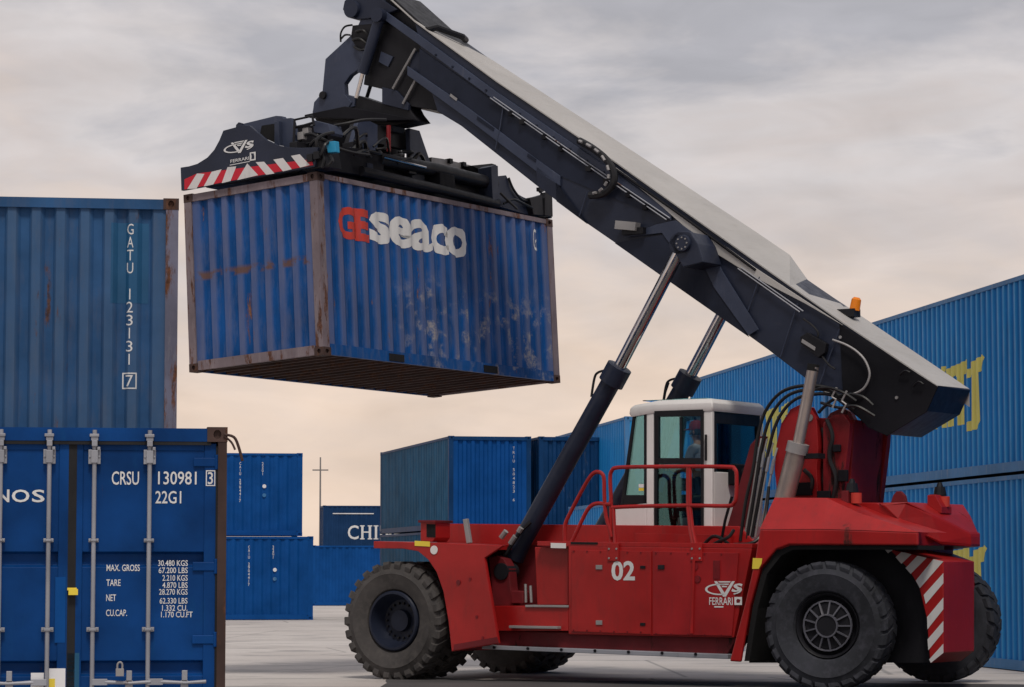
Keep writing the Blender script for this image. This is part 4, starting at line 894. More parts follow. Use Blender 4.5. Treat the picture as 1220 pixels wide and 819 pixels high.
sw.tube([cc + (e1 * cos(2 * pi * k / 18) + e2 * sin(2 * pi * k / 18)) * .19 for k in range(19)], .016, 8); sw.tube([cc - e1 * .19, cc + e1 * .19], .014, 6); sw.build('steering_wheel', 'black', cab, True)
MB().box((3.7, 1.42, 2.3), (4.4, 1.62, 2.62)).build('armrest_console', 'black', cab, bevel=.02)
MB().box((3.30, 1.40, 2.60), (3.36, 1.66, 2.80)).build('display_screen', 'black', cab, bevel=.01)
pv('sun_label', 'paper', [(3.344,2.774),(3.44,2.772),(3.44,2.725),(3.344,2.726)], CV0 + .012, CV0 + .018, cab, 0)
pv('sun_label', 'yellow', [(3.344,2.72),(3.44,2.719),(3.44,2.677),(3.344,2.679)], CV0 + .012, CV0 + .018, cab, 0)
# ---- handrails
def rail(P, n='handrail', r=.028): return MB().tube(rnd_path(P, 5), r, 10).build(n, 'red', VR, True)
h1 = rail([(3.422,0.42,1.788),(3.422,0.42,2.02),(3.424,0.42,2.484),(3.411,0.42,2.832),(3.439,0.42,2.936),(3.52,0.42,2.976),(3.857,0.42,2.981),(4.652,0.42,2.971),(5.276,0.42,2.953),(5.366,0.42,2.923),(5.398,0.42,2.843),(5.389,0.42,2.55),(5.35,0.42,2.46),(5.247,0.42,2.427),(4.649,0.42,2.44),(3.855,0.42,2.438),(3.424,0.42,2.426)])
for P in ([(4.646,0.42,2.96),(4.643,0.42,2.434),(4.685,0.4,2.126),(4.792,0.345,1.761)], [(4.679,0.42,2.959),(4.676,0.42,2.445),(4.724,0.4,2.126),(4.844,0.345,1.761)], [(3.464,0.42,2.425),(3.489,0.4,2.135),(3.548,0.345,1.764)]):
    MB().tube(P, .026, 8).build('rail_post', 'red', h1, True)
for P in [(3.51,1.776),(4.821,1.773)]:
    b = MB().box((P[0] - .09, .322, P[1] - .09), (P[0] + .09, .342, P[1] + .16)); b.build('rail_foot', 'red', h1, bevel=.006)
    for q in ((-.06, -.05), (.06, -.05), (-.06, .08), (.06, .08)): MB().lathe_y([(.001, 0), (.014, 0), (.014, .012), (.001, .012)], 8, (P[0] + q[0], .312, P[1] + q[1])).build('rail_bolt', 'steel', h1)
rail([(2.682,0.4,1.907),(2.683,0.4,2.176),(2.78,0.4,2.374),(3.014,0.4,2.745),(3.124,0.4,2.883),(3.206,0.4,2.923),(3.288,0.4,2.898),(3.322,0.4,2.822),(3.328,0.4,2.601),(3.354,0.4,2.31),(3.448,0.4,2.019)], 'stair_rail')
rail([(2.751,0.4,1.884),(2.862,0.4,2.07),(3.027,0.4,2.36),(3.123,0.4,2.458),(3.232,0.4,2.486),(3.355,0.4,2.472),(3.436,0.4,2.471)], 'stair_rail')
# ---- boom
BV0, BV1 = 1.42, 2.50
bside = [(-0.615,9.81),(0.858,8.775),(2.937,7.386),(5.173,5.836),(6.459,4.967),(7.902,4.011),(7.74,3.68),(7.158,3.381),(6.885,3.501),(6.448,3.833),(5.902,4.208),(5.347,4.612),(4.65,5.088),(4.101,5.447),(3.693,5.72),(2.44,6.545),(1.578,7.158),(0.23,8.164),(-0.196,8.416),(-0.396,8.982)]
boom = MB().py(bside, BV0, BV1).build('boom', 'navy', VR, bevel=.012)
near = [(-1.132,1.4,10.288),(-0.601,1.4,9.831),(0.871,1.4,8.783),(2.949,1.4,7.395),(5.184,1.4,5.845),(5.717,1.4,5.477),(6.012,1.4,5.276),(6.532,1.4,4.922),(7.912,1.4,4.015)]; far = [(-1.933,2.52,10.781),(-1.305,2.52,10.18),(-0.438,2.52,9.656),(1.638,2.52,8.34),(3.208,2.52,7.286),(4.589,2.52,6.406),(5.14,2.52,6.034),(5.443,2.52,5.633),(5.98,2.52,5.29),(7.874,2.52,4.031)]
far = [far[0], far[1], Vector(far[2]).lerp(Vector(far[3]), .28), Vector(far[3]).lerp(Vector(far[4]), .42), far[5], far[6], far[7], far[8], far[9]]
fl = lambda P, d: [(p[0], p[1], p[2] + d) for p in P]
b = MB(); b.strip(near, far); b.strip(near, fl(near, -.02)); b.strip(far, [(p[0], p[1], p[2] - .25) for p in far])
b.build('boom_top_cover', 'boomtop', boom)
pv('boom_end_cap', 'coal', [(6.469,4.908),(7.911,4.004),(7.911,3.987),(7.749,3.668),(7.167,3.363),(6.894,3.478),(6.521,3.83)], 1.395, 1.418, boom, .004)
A = [(7.911,3.999),(7.749,3.668),(7.167,3.369)]; 
B2 = [(A[0][0] + .003, A[0][1]), (A[0][0] - .12, A[0][1] - .62), (A[2][0] + .1, A[2][1] - .03)]
# side relief: upper and lower flange bands, light cover strip, stays
pv('boom_flange', 'navylite', [(-1.13,10.029),(-0.507,9.603),(0.871,8.62),(2.948,7.237),(3.846,6.618),(3.846,6.498),(2.948,7.103),(0.871,8.47),(-0.507,9.45),(-1.193,9.932)], 1.385, 1.418, boom, .006)
pv('boom_flange', 'navylite', [(-0.722,9.151),(0.408,8.398),(1.591,7.55),(1.996,7.272),(1.996,7.125),(1.591,7.365),(0.409,8.222),(-0.722,9.01)], 1.38, 1.418, boom, .006)
pv('boom_skirt_plate', 'navy', [(1.591,7.439),(1.924,7.204),(1.938,6.908),(2.452,6.542),(1.591,7.167)], 1.38, 1.418, boom, .004)
pv('boom_web', 'navydark', [(-0.514,9.401),(2.941,7.032),(3.566,6.602),(2.73,6.95),(1.99,7.274),(0.402,8.375),(-0.512,8.991)], 1.405, 1.419, boom, 0)
pv('light_cover_strip', 'boomtop', [(2.92,7.336),(5.183,5.752),(6.532,4.882),(5.96,5.209),(5.182,5.611),(4.52,6.015),(4.36,6.143),(3.709,6.699)], 1.375, 1.398, boom, .004)
pv('pivot_strap', 'navylite', [(3.091,6.306),(3.618,6.452),(3.933,6.491),(4.473,6.123),(4.684,5.721),(5.248,4.883),(5.089,4.808),(4.549,5.504),(4.364,5.869),(4.202,5.962),(4.012,5.926),(3.89,6.1),(3.713,6.326)], 1.355, 1.384, boom, .004)
pv('lower_boom_cover', 'navydark', [(2.923,6.232),(3.85,6.317),(4.012,5.902),(4.39,5.808),(4.589,5.478),(5.089,4.785),(3.71,5.704)], 1.37, 1.39, boom, .004)
for v in (.86, 2.86):
    pass
pb = pv('pivot_ear', 'navy', [(4.12,6.124),(4.269,6.267),(4.456,6.243),(4.575,6.072),(4.666,5.81),(4.346,5.758)], .84, 1.38, boom, .01)
pv('pivot_ear', 'navy', [(4.12,6.124),(4.269,6.267),(4.456,6.243),(4.575,6.072),(4.666,5.81),(4.346,5.758)], 2.54, 3.10, boom, .01)
pc = [(4.361,6.085)][0]
b = MB().lathe_y([(.001, 0), (.11, 0), (.12, .02), (.12, .06), (.001, .06)], 20, (pc[0], .785, pc[1])); pin = b.build('pivot_pin', 'navy', boom, True)
b = MB()
for k in range(8): b.lathe_y([(.001, 0), (.013, 0), (.013, .012), (.001, .012)], 6, (pc[0] + .08 * cos(k * pi / 4), .774, pc[1] + .08 * sin(k * pi / 4)))
b.build('pin_bolt', 'steel', pin); pin.children[0]['kind'] = 'stuff'
for P in ([(0.794,1.36,8.522),(2.337,1.36,7.474),(3.786,1.36,6.51)], [(0.853,1.36,8.529),(2.394,1.36,7.482),(3.841,1.36,6.53)], [(4.927,1.36,5.751),(5.889,1.36,5.094)], [(4.98,1.36,5.76),(5.941,1.36,5.103)]):
    MB().tube(P, .010, 6).build('hydraulic_pipe', 'galv', boom, True)
for P in ([(1.371,8.136)], [(2.509,7.353)], [(2.805,7.148)]): MB().box((P[0][0] - .06, 1.345, P[0][1] - .05), (P[0][0] + .03, 1.39, P[0][1] + .02)).build('pipe_clamp', 'black', boom)
lp = [(2.356,1.33,7.751),(2.601,1.3,7.617),(2.838,1.28,7.438),(2.964,1.28,7.246),(2.949,1.28,7.065),(2.783,1.3,6.947),(2.538,1.33,6.943)]
MB().tube(rnd_path(lp, 5), .055, 8).build('hose_loop', 'hose', boom, True)
hl_ = rnd_path([(2.405,1.25,7.737),(2.622,1.22,7.63),(2.817,1.2,7.478),(2.928,1.2,7.264),(2.9,1.2,7.096),(2.761,1.22,6.976),(2.595,1.26,6.956)], 3)
for a, c_ in list(zip(hl_, hl_[1:]))[::2]: MB().tube([a, c_], .022, 6).build('hose_clip', 'steel', boom)
wl = MB().box((0, -.14, 0), (.34, 0, .12)); wl.build('work_lamp', 'steel', boom, mx=Matrix.Translation([(3.011,1.36,6.417)][0]) @ Matrix.Rotation(radians(8), 4, 'Y'))
MB().box((.1, -.1, -.09), (.45, 0, 0)).build('lamp_bracket', 'black', boom, mx=Matrix.Translation([(3.005,1.37,6.418)][0]))
bxp = pv('junction_box', 'black', [(5.922,4.748),(6.026,4.801),(6.318,4.638),(6.292,4.513),(6.189,4.448),(5.922,4.655)], 1.30, 1.394, boom)
pv('box_plate', 'steel', [(5.956,4.717),(6.159,4.593),(6.146,4.548),(5.942,4.672)], 1.29, 1.31, boom, 0)
MB().tube(rnd_path([(6.395,1.34,4.689),(6.602,1.33,4.611),(6.777,1.33,4.501),(6.9,1.33,4.359),(6.948,1.33,4.176),(6.846,1.33,3.998),(6.62,1.33,3.926),(6.367,1.33,3.946),(6.177,1.33,4.044)], 5), .016, 6).build('hydraulic_hose', 'steel', boom, True)
for P in ([(7.381,1.36,4.173),(7.47,1.33,4.224),(7.538,1.34,4.2)], [(7.576,1.36,4.008),(7.664,1.33,4.071),(7.732,1.34,4.035)]): MB().tube(rnd_path(P, 3), .014, 6).build('boom_handle', 'black', boom, True)
for P in [(7.318,3.871),(6.489,4.722),(6.158,4.702)]: MB().lathe_y([(.001, 0), (.022, 0), (.022, .02), (.001, .02)], 8, (P[0], 1.375, P[1])).build('boom_bolt', 'steel', boom)
for P in ([(1.019,1.378,8.429),(0.96,1.378,8.096),(0.871,1.378,7.754)], [(2.467,1.378,7.015),(2.324,1.378,6.658)], [(5.26,1.378,5.617),(4.978,1.378,4.929)], [(5.842,1.378,5.213),(5.577,1.378,4.495)], [(6.479,1.378,4.837),(6.153,1.378,4.047)]):
    MB().tube(P, .009, 5).build('weld_seam', 'navylite', boom, True)
for P in [(1.165,8.266),(1.75,7.869),(2.038,7.672),(3.169,6.916),(3.446,6.715)]: MB().box((P[0] - .05, 1.345, P[1] - .04), (P[0] + .02, 1.40, P[1] + .03)).build('pipe_clamp', 'coal', boom)
pv('wear_plate', 'steel', [(0.076,8.655),(0.197,8.568),(0.182,8.532),(0.061,8.619)], 1.37, 1.382, boom, 0)
pv('wear_plate', 'navydark', [(0.558,8.272),(0.857,8.07),(0.842,8.022),(0.544,8.223)], 1.372, 1.381, boom, 0)
pv('wear_plate', 'navydark', [(1.446,7.648),(1.591,7.55),(1.577,7.502),(1.431,7.6)], 1.372, 1.381, boom, 0)
MB().tube([(2.969,1.365,7.28),(4.07,1.365,6.527),(5.202,1.365,5.712)], .02, 6).build('hydraulic_pipe', 'coal', boom, True)
MB().tube(rnd_path([(5.94,1.36,4.999),(6.091,1.34,4.898),(6.179,1.34,4.779),(6.139,1.34,4.643),(6.303,1.34,4.383),(6.424,1.35,4.288)], 4), .014, 6).build('hydraulic_hose', 'hose', boom, True)
b = MB()
for P in [(-0.199,9.266),(0.105,9.058),(0.408,8.852),(0.707,8.648),(1.3,8.245),(1.592,8.045),(1.882,7.848),(2.169,7.652),(2.454,7.458),(2.737,7.265)]: b.lathe_y([(.001, 0), (.018, 0), (.018, .02), (.001, .02)], 6, (P[0], 1.368, P[1]))
o = b.build('flange_bolts', 'navydark', boom); o['kind'] = 'stuff'
# beacon on the boom top
bp_ = Vector([(6.326,2,5.109)][0])
be = MB().box((-.16, -.1, -.06), (.12, .1, .05)).build('beacon', 'black', boom, mx=Matrix.Translation(bp_))
# bracket on top near the tip
MB().tube([(-0.419,1.45,9.679),(-0.338,1.6,9.733),(-0.134,2,9.634),(-0.207,2.2,9.621)], .05, 8).build('hose_bracket', 'black', boom, True)
bl = MB().tube([(.07, 0, .05), (.07, 0, .20), (.07, 0, .23)], [.075, .068, .04], 14); bl.build('beacon_lens', 'amber', boom, True, mx=Matrix.Translation(bp_) @ Matrix.Rotation(radians(12), 4, 'Y'))
# ---- inner boom and head
ib = MB().py([(-1.566,10.353),(-1.203,10.365),(0.34,9.05),(0.342,8.165),(-0.251,8.444),(-0.852,8.574),(-1.275,8.87),(-1.623,8.967),(-1.577,9.235),(-1.327,9.859)], 1.50, 2.42).build('inner_boom', 'black', VR, bevel=.01)
pv('inner_boom_stiffener', 'navy', [(-0.693,9.405),(-0.415,9.301),(-0.537,8.903),(-0.754,9.026)], 1.475, 1.498, ib, 0)
pv('inner_boom_plate', 'navylite', [(-1.271,9.437),(-1.051,9.338),(-1.144,9.192),(-1.317,9.286)], 1.47, 1.498, ib, 0)
for P in ([(-0.612,1.44,9.415),(-1.029,1.44,8.839)], [(-0.58,1.44,8.977),(-0.841,1.44,8.591)]): MB().tube(P, .02, 6).build('limit_rod', 'steel', ib, True)
hd = MB().py([(-1.952,10.15),(-1.92,10.277),(-1.793,10.368),(-1.396,10.35),(-0.924,10.039),(-1.222,9.968),(-1.474,9.956),(-1.711,9.968),(-1.871,10.024)], 1.40, 2.56).build('boom_head', 'navy', VR, bevel=.012)
P = [(-1.747,10.121)][0]; MB().lathe_y([(.001, 0), (.13, 0), (.135, .02), (.135, 1.28), (.13, 1.30), (.001, 1.30)], 22, (P[0], 1.33, P[1])).build('head_drum', 'navy', hd, True)
# ---- tilt yoke and damper
yp = [(-1.639,9.988),(-1.734,9.815),(-1.893,9.701),(-2.316,9.424),(-2.369,8.938),(-2.561,8.628),(-2.528,8.547),(-1.95,8.522),(-1.807,8.704),(-1.936,8.833),(-1.952,9.004),(-1.841,9.123),(-1.588,9.242),(-1.478,9.452),(-1.386,9.961)]
yk = MB().py(yp, 1.45, 1.56).build('tilt_yoke', 'navylite', VR, bevel=.01)
pv('yoke_cross_plate', 'navy', [(-2.361,9.416),(-1.929,9.7),(-1.769,9.514),(-2.151,9.225),(-2.23,8.971),(-2.375,8.959)], 1.565, 1.80, yk)
pv('valve_block', 'black', [(-1.793,9.892),(-1.444,9.881),(-1.38,9.615),(-1.474,9.495),(-1.696,9.492),(-1.824,9.713)], 1.44, 2.0, yk)
MB().tube(rnd_path([(-1.835,1.5,9.912),(-1.942,1.45,9.889),(-1.984,1.4,9.781),(-2.02,1.45,9.662)], 4), .016, 6).build('yoke_hose', 'hose', yk, True)
MB().tube(rnd_path([(-2.057,1.5,9.713),(-1.941,1.45,9.759),(-1.808,1.4,9.737)], 4), .016, 6).build('yoke_hose', 'hose', yk, True)
for P in ([(-1.712,1.42,9.782),(-1.556,1.38,9.786),(-1.49,1.42,9.707)], [(-1.775,1.42,9.659),(-1.618,1.38,9.662),(-1.521,1.42,9.581)], [(-1.742,1.42,9.551),(-1.586,1.38,9.478),(-1.504,1.42,9.501)]): MB().tube(rnd_path(P, 3), .02, 6).build('yoke_hose', 'hose', yk, True)
P = [(-2.337,8.856)][0]; MB().lathe_y([(.001, 0), (.06, 0), (.06, .2), (.001, .2)], 12, (P[0], 1.40, P[1])).build('yoke_pin', 'black', yk, True)
a, c_, e_ = (Vector(p) for p in [(-1.211,1.36,9.966),(-1.538,1.36,9.107),(-1.655,1.36,8.743)])
dm = MB().tube([a, c_], .085, 14).build('damper_cylinder', 'navy', VR, True); MB().tube([c_, e_], .035, 10).build('damper_rod', 'chrome', dm, True)
MB().tube([a + Vector((0, -.1, 0)), a + Vector((0, .12, 0))], .11, 14).build('damper_eye', 'navy', dm, True)
MB().tube([(-2.027,2.3,9.212),(-2.155,2.3,8.879)], .03, 8).build('damper_rod', 'black', dm, True)
# ---- rotator
rc = Vector([(-1.891,1.96,8.612)][0])
rt = MB().py([(-2.582,8.558),(-1.828,8.622),(-1.765,8.824),(-1.274,8.644),(-0.79,8.569),(-0.728,8.461),(-0.604,8.322),(-1.038,8.282),(-1.826,8.401),(-2.598,8.533)], 1.5, 1.85).build('rotator', 'black', VR, bevel=.01)
pv('rotator_base', 'navylite', [(-2.576,8.593),(-2.545,8.773),(-2.352,8.939),(-1.966,8.852),(-1.759,8.781),(-1.774,8.639),(-2.511,8.561)], 1.47, 1.75, rt)
pv('rotator_plate', 'coal', [(-2.599,8.559),(-1.828,8.622),(-1.039,8.437),(-0.604,8.328),(-0.604,8.303),(-1.038,8.334),(-2.598,8.527)], 1.3, 1.49, rt)
pv('rotator_skirt', 'black', [(-2.581,8.56),(-1.053,8.35),(-1.114,8.201),(-1.682,8.301),(-2.483,8.395)], 1.52, 1.84, rt)
pv('rotator_bracket', 'navy', [(-1.247,8.888),(-0.981,8.812),(-0.747,8.585),(-0.762,8.484),(-1.246,8.63)], 1.46, 1.54, rt)
MB().disc_z([(.50, -.10), (.52, -.06), (.52, -.01), (.47, .0), (.47, .06)], 36, rc).build('slewing_ring', 'black', rt, True)
# ---- spreader, in the hanging container's own frame
SM_ = Matrix(((0.01569052, -0.9978993, -0.06285545), (0.99981832, 0.0149781, 0.01178948), (-0.01082326, -0.06302901, 0.99795301))).to_4x4()
SM_.translation = (-.3566855, -1.1728663, 4.6022159); SM_ = SM_ @ Matrix.Scale(1.018, 4)
spb = MB()
zb = 2.66
spb.box((.45, .62, zb + .10), (5.6, 1.82, zb + .42)); spb.box((.1, .35, zb), (.5, 2.1, zb + .25)); spb.box((5.5, .2, zb), (5.98, 2.25, zb + .2))
sp = spb.build('spreader', 'black', VR, bevel=.012, mx=SM_)
def spx(name, m, P, x0, x1, bev=.006, par=None): return MB().px(P, x0, x1).build(name, m, par or sp, bevel=bev)
def spy(name, m, P, y0, y1, bev=.006): return MB().py(P, y0, y1).build(name, m, sp, bevel=bev)
eb = spx('end_beam_plate', 'navy', [(2.427,2.985),(2.426,2.645),(-0.017,2.648),(-0.089,2.913),(0.207,2.95),(0.431,2.989),(0.624,3.048),(0.832,3.157),(1.127,3.408),(1.341,3.446),(1.373,3.421),(1.607,3.407),(1.69,3.272),(1.789,3.152),(1.919,3.06),(2.11,2.995),(2.269,2.981)], -.06, .0)
spx('lashing_lug', 'navy', [(1.391,3.374),(1.372,3.457),(1.324,3.487),(1.271,3.466),(1.266,3.404)], -.055, -.005, .004)
eb2 = spx('end_beam_top', 'navylite', [(1.546,3.488),(1.528,3.547),(0.924,3.571),(0.817,3.549),(0.789,3.508),(0.652,3.499),(0.588,3.246),(0.582,3.05),(0.733,3.073),(1.002,3.21)], .30, .40)
spx('end_beam_opening', 'hole', [(1.176,3.462),(0.884,3.455),(0.898,3.151),(1.093,3.253),(1.212,3.345)], .285, .30, 0)
spx('end_beam_post', 'navylite', [(0.891,3.466),(0.814,3.467),(0.816,3.113),(0.906,3.151)], .22, .30, .004)
spx('hazard_band', 'reflred', [(2.354,2.8),(2.115,2.852),(0.037,2.761),(0.004,2.673),(2.297,2.65),(2.361,2.653)], -.066, -.0605, 0)
HW = [[(2.305,2.651),(2.132,2.633),(1.975,2.826),(2.115,2.852)], [(1.998,2.645),(1.818,2.651),(1.653,2.848),(1.841,2.838)], [(1.662,2.647),(1.499,2.655),(1.382,2.852),(1.544,2.863)], [(1.376,2.65),(0.991,2.669),(1.181,2.866)], [(1.028,2.862),(0.876,2.846),(0.695,2.651),(0.847,2.654)], [(0.708,2.852),(0.534,2.851),(0.385,2.667),(0.543,2.66)], [(0.391,2.86),(0.233,2.861),(0.063,2.681),(0.235,2.67)]]
polys('hazard_stripes', HW, lambda p: (-.0675, p[0], p[1]), 'refl', sp)
# emblem and name on the end plate (local y runs to the left)
e0, e1 = [(1.606,3.037),(1.057,3.224)]
lean = [(1.488,2.91),(1.101,2.933)]
sl_ = (lean[1][1] - lean[0][1]) / (lean[0][0] - lean[1][0]) * .35
yw, zh = e0[0] - e1[0], (e1[1] - e0[1]) / .80
emblem(lambda p: (-.0675, e0[0] - p[0] * yw, e0[1] - .12 * zh + p[1] * zh + 0), 'mark', sp)
t0_, t1_ = [(1.487,2.916),(1.146,2.97)]
link('lettering', text_mesh('FERRARI', t0_[0] - t1_[0], (t1_[1] - t0_[1]) * .85, .008), 'mark', sp, mx=frame((-.0675, t0_[0], t0_[1]), (0, -1, .0), (0, 0, 1)))
P = [(1.134,2.895),(1.027,2.892),(1.021,3.012),(1.128,3.016)]; polys('badge', [P], lambda p: (-.0675, p[0], p[1]), 'mark', sp)
yc, zc = sum(p[0] for p in P) / 4, sum(p[1] for p in P) / 4
polys('badge_figure', [[(yc - .028, zc - .04), (yc + .026, zc - .04), (yc + .02, zc + .01), (yc + .03, zc + .045), (yc - .02, zc + .04), (yc - .03, zc)]], lambda p: (-.0690, p[0], p[1]), 'navy', sp)
P = [(1.504,2.881),(1.134,2.883),(1.134,2.893),(1.504,2.891)]; polys('badge_line', [P], lambda p: (-.0675, p[0], p[1]), 'mark', sp)
# clutter at the near corner: lamp, boxes, guard, hoses
spx('twistlock_box', 'black', [(0.093,2.634),(0.047,2.952),(-0.158,2.898),(-0.204,2.628)], -.02, .32)
cl = MB().px([(-0.171,2.985),(-0.341,2.977),(-0.348,2.815),(-0.208,2.824)], .0, .10).build('signal_lamp', 'cyan', sp, bevel=.01)
spx('valve_cover', 'navylite', [(0.348,3.438),(0.066,3.334),(0.028,3.207),(0.059,3.175),(0.326,3.252)], .40, .7)
for P in ([(0.2,0.54,3.086),(0.2,0.509,3.433),(0.3,0.268,3.466),(0.3,0.245,3.323)], [(0.25,0.538,3.336),(0.3,0.425,3.35),(0.3,0.273,3.363)]): MB().tube(P, .022, 6).build('guard_rail', 'black', sp, True)
for P in ([(-0.05,-0.03,2.753),(-0.08,-0.175,2.823),(-0.05,-0.217,2.94),(0.1,-0.223,3.008)], [(0,-0.056,2.875),(-0.05,-0.057,3.012),(0.05,-0.103,3.103),(0.2,-0.183,3.148)], [(0.1,0.197,2.95),(0.05,0.064,3.043),(0.1,-0.047,3.058),(0.2,-0.116,2.989)], [(0,-0.259,2.774),(-0.03,-0.307,2.691),(0,-0.193,2.64)], [(0.3,0.527,3.122),(0.3,0.432,3.205),(0.3,0.281,3.207),(0.3,0.164,3.141)], [(0.6,0.114,3.345),(0.7,-0.066,3.369),(0.9,-0.217,3.423),(1.2,-0.369,3.443)], [(0.4,-0.051,2.978),(0.6,-0.194,2.911),(0.9,-0.266,2.904)], [(-0.03,-0.127,2.622),(-0.03,-0.162,2.736),(-0.02,-0.129,2.826),(0,-0.175,2.882)]):
    MB().tube(rnd_path(P, 4), .024, 6).build('spreader_hose', 'hose', sp, True)
for P in ([(0.3,0.462,3.198)], [(0.35,0.408,3.257)], [(-0.06,-0.084,2.791)], [(-0.05,0.044,2.775)]):
    x, y, z = P[0]; MB().box((x - .05, y - .05, z - .05), (x + .05, y + .05, z + .06)).build('sensor_box', 'steel' if x > .2 else 'black', sp, bevel=.006)
rr = random.Random(11)
for k in range(26):
    x, y, z = rr.uniform(.25, 3.3), rr.uniform(.15, .9), rr.uniform(2.80, 3.22); a, b_, c_ = rr.uniform(.06, .2), rr.uniform(.05, .14), rr.uniform(.05, .15)
    MB().box((x - a, y - b_, z - c_), (x + a, y + b_, z + c_)).build('manifold', rr.choice(('coal', 'black', 'black', 'navydark')), sp, bevel=.01)
for k in range(16):
    x, z = rr.uniform(.3, 2.9), rr.uniform(2.9, 3.3); y = rr.uniform(.0, .5)
    MB().tube(rnd_path([(x, y, z), (x + rr.uniform(.1, .3), y - .05, z + rr.uniform(-.02, .2)), (x + rr.uniform(.35, .6), y + .1, z + rr.uniform(-.1, .15)), (x + rr.uniform(.6, .9), y + .2, z + rr.uniform(-.25, .05))], 4), rr.choice((.018, .025, .03)), 6).build('spreader_hose', 'hose', sp, True)
MB().disc_z([(.55, -.62), (.55, -.45), (.46, -.42), (.46, .0)], 28, (3.35, 1.5, 3.72)).build('slewing_column', 'coal', sp, True)
# rotator pedestals and beams along the long side
spy('pedestal', 'navylite', [(1.706,3.623),(1.976,3.674),(2.181,3.641),(2.154,3.245),(1.495,3.194)], .50, .58)
spy('pedestal', 'navylite', [(2.989,3.704),(3.248,3.702),(3.497,3.245),(2.977,3.241)], .50, .58)
spy('frame_block', 'coal', [(1.303,3.596),(2.334,3.781),(2.223,3.346),(2.552,3.288),(2.537,3.056),(1.386,3.008)], .95, 1.5)
spy('frame_block', 'coal', [(0.409,2.895),(0.733,3.06),(1.213,3.1),(1.778,3.052),(1.756,2.725),(0.435,2.68)], .12, .3)
spy('pedestal_core', 'black', [(1.799,3.639),(3.389,3.736),(3.62,3.301),(3.357,3.292),(3.299,3.401),(2.341,3.399),(2.186,3.264),(1.567,3.219)], .62, .72)
MB().tube([(2.386,0.45,3.649),(2.358,0.45,3.253)], .035, 8).build('red_rod', 'redgrime', sp, True)
spy('side_beam', 'black', [(0.464,2.941),(0.766,3.079),(1.67,3.101),(5.163,3.061),(5.132,2.686),(4.781,2.645),(0.525,2.682)], .30, .62)
MB().tube([(1.708,0.18,3.014),(3.187,0.18,3.043),(4.705,0.18,3.02)], .105, 14).build('telescopic_beam', 'black', sp, True)
MB().tube([(1.69,0.06,3.026),(2.736,0.06,3.006)], .022, 8).build('tube_glint', 'chrome', sp, True)  # bright rod laid along the beam as its painted highlight
MB().tube([(1.178,0.1,2.761),(3.051,0.1,2.734),(4.653,0.1,2.695)], .075, 12).build('telescopic_beam', 'black', sp, True)
spy('cover_plate', 'steel', [(3.601,3.35),(3.911,3.365),(4.631,3.361),(5.066,3.33),(5.014,3.257),(3.593,3.246)], .55, 1.0, .004)
for P in ([(4.057,3.331)], [(4.417,3.325)]): MB().box((P[0][0] - .04, .5, P[0][1] - .02), (P[0][0] + .04, .6, P[0][1] + .05)).build('cover_catch', 'black', sp)
spy('wedge_plate', 'black', [(4.361,3.29),(4.942,3.399),(5.057,3.394),(5.041,3.193),(4.858,3.222)], .35, .6, .004)
spy('beam_bracket', 'navy', [(4.44,3.238),(4.535,3.276),(4.627,3.275),(4.607,2.748),(4.444,2.715),(4.439,2.937)], .03, .28, .004)
spy('end_arm_plate', 'navy', [(4.712,3.135),(4.947,3.178),(5.117,2.988),(5.298,2.904),(5.509,2.876),(5.95,2.996),(6.016,2.654),(5.487,2.62),(4.673,2.658)], .10, .16, .004)
spx('end_beam_plate', 'navy', [(.02, 2.62), (.02, 2.95), (.5, 3.0), (.8, 3.2), (1.64, 3.2), (1.94, 3.0), (2.42, 2.95), (2.42, 2.62)], 6.02, 6.08)
spy('corner_guide', 'black', [(5.839,2.915),(5.896,3.016),(6.015,3.004),(6.058,2.941),(6.044,2.637),(5.814,2.631)], -.02, .10, .006)
spy('corner_guide', 'black', [(5.428,2.866),(5.794,2.95),(5.814,2.631),(5.525,2.611)], .0, .2, .006)
MB().tube([(5.903,0.1,3.017),(5.913,0.1,3.126)], .03, 6).build('indicator_rod', 'navy', sp, True)
b = MB().box((0, -.03, 0), (.12, .03, .06)); b.build('indicator_flag', 'black', sp, mx=Matrix.Translation([(5.833,0.1,3.035)][0]))
for P in ([(4.764,0.05,2.701),(4.975,0,2.785),(5.207,0,2.76),(5.487,0,2.713)], [(4.685,0.05,2.862),(4.788,0,2.763),(5.057,0,2.65)], [(4.984,0.08,3.14),(5.079,0.06,2.964),(5.303,0.06,2.832),(5.573,0.05,2.837)]): MB().tube(rnd_path(P, 4), .02, 6).build('spreader_hose', 'hose', sp, True)
# ------------------------------------------------------------------ driver (sits in the cab, facing the boom tip)
def skin_body(name, J, E_, m, parent=None, lv=1):
    me = bpy.data.meshes.new(name); me.from_pydata([j[:3] for j in J], E_, []); o = bpy.data.objects.new(name, me); COL.objects.link(o)
    if parent: o.parent = parent
    me.materials.append(M[m]); md = o.modifiers.new('skin', 'SKIN'); me.skin_vertices.new() if not me.skin_vertices else None
    for i, j in enumerate(J): me.skin_vertices[0].data[i].radius = (j[3], j[4] if len(j) > 4 else j[3]); me.skin_vertices[0].data[i].use_root = (i == 0)
    md.use_smooth_shade = True; s = o.modifiers.new('sub', 'SUBSURF'); s.levels = lv; s.render_levels = lv; return o
hp = Vector([(3.897,1.98,3.534)][0])                       # centre of the head
HX, HY, HZ_ = hp.x, hp.y, hp.z
pm_ = VR.matrix_world if False else (Matrix.Translation((-1.7290, 41.0755, 0)) @ Matrix.Rotation(radians(-33), 4, 'Z'))
Z0 = HZ_ - .76                                             # hip height
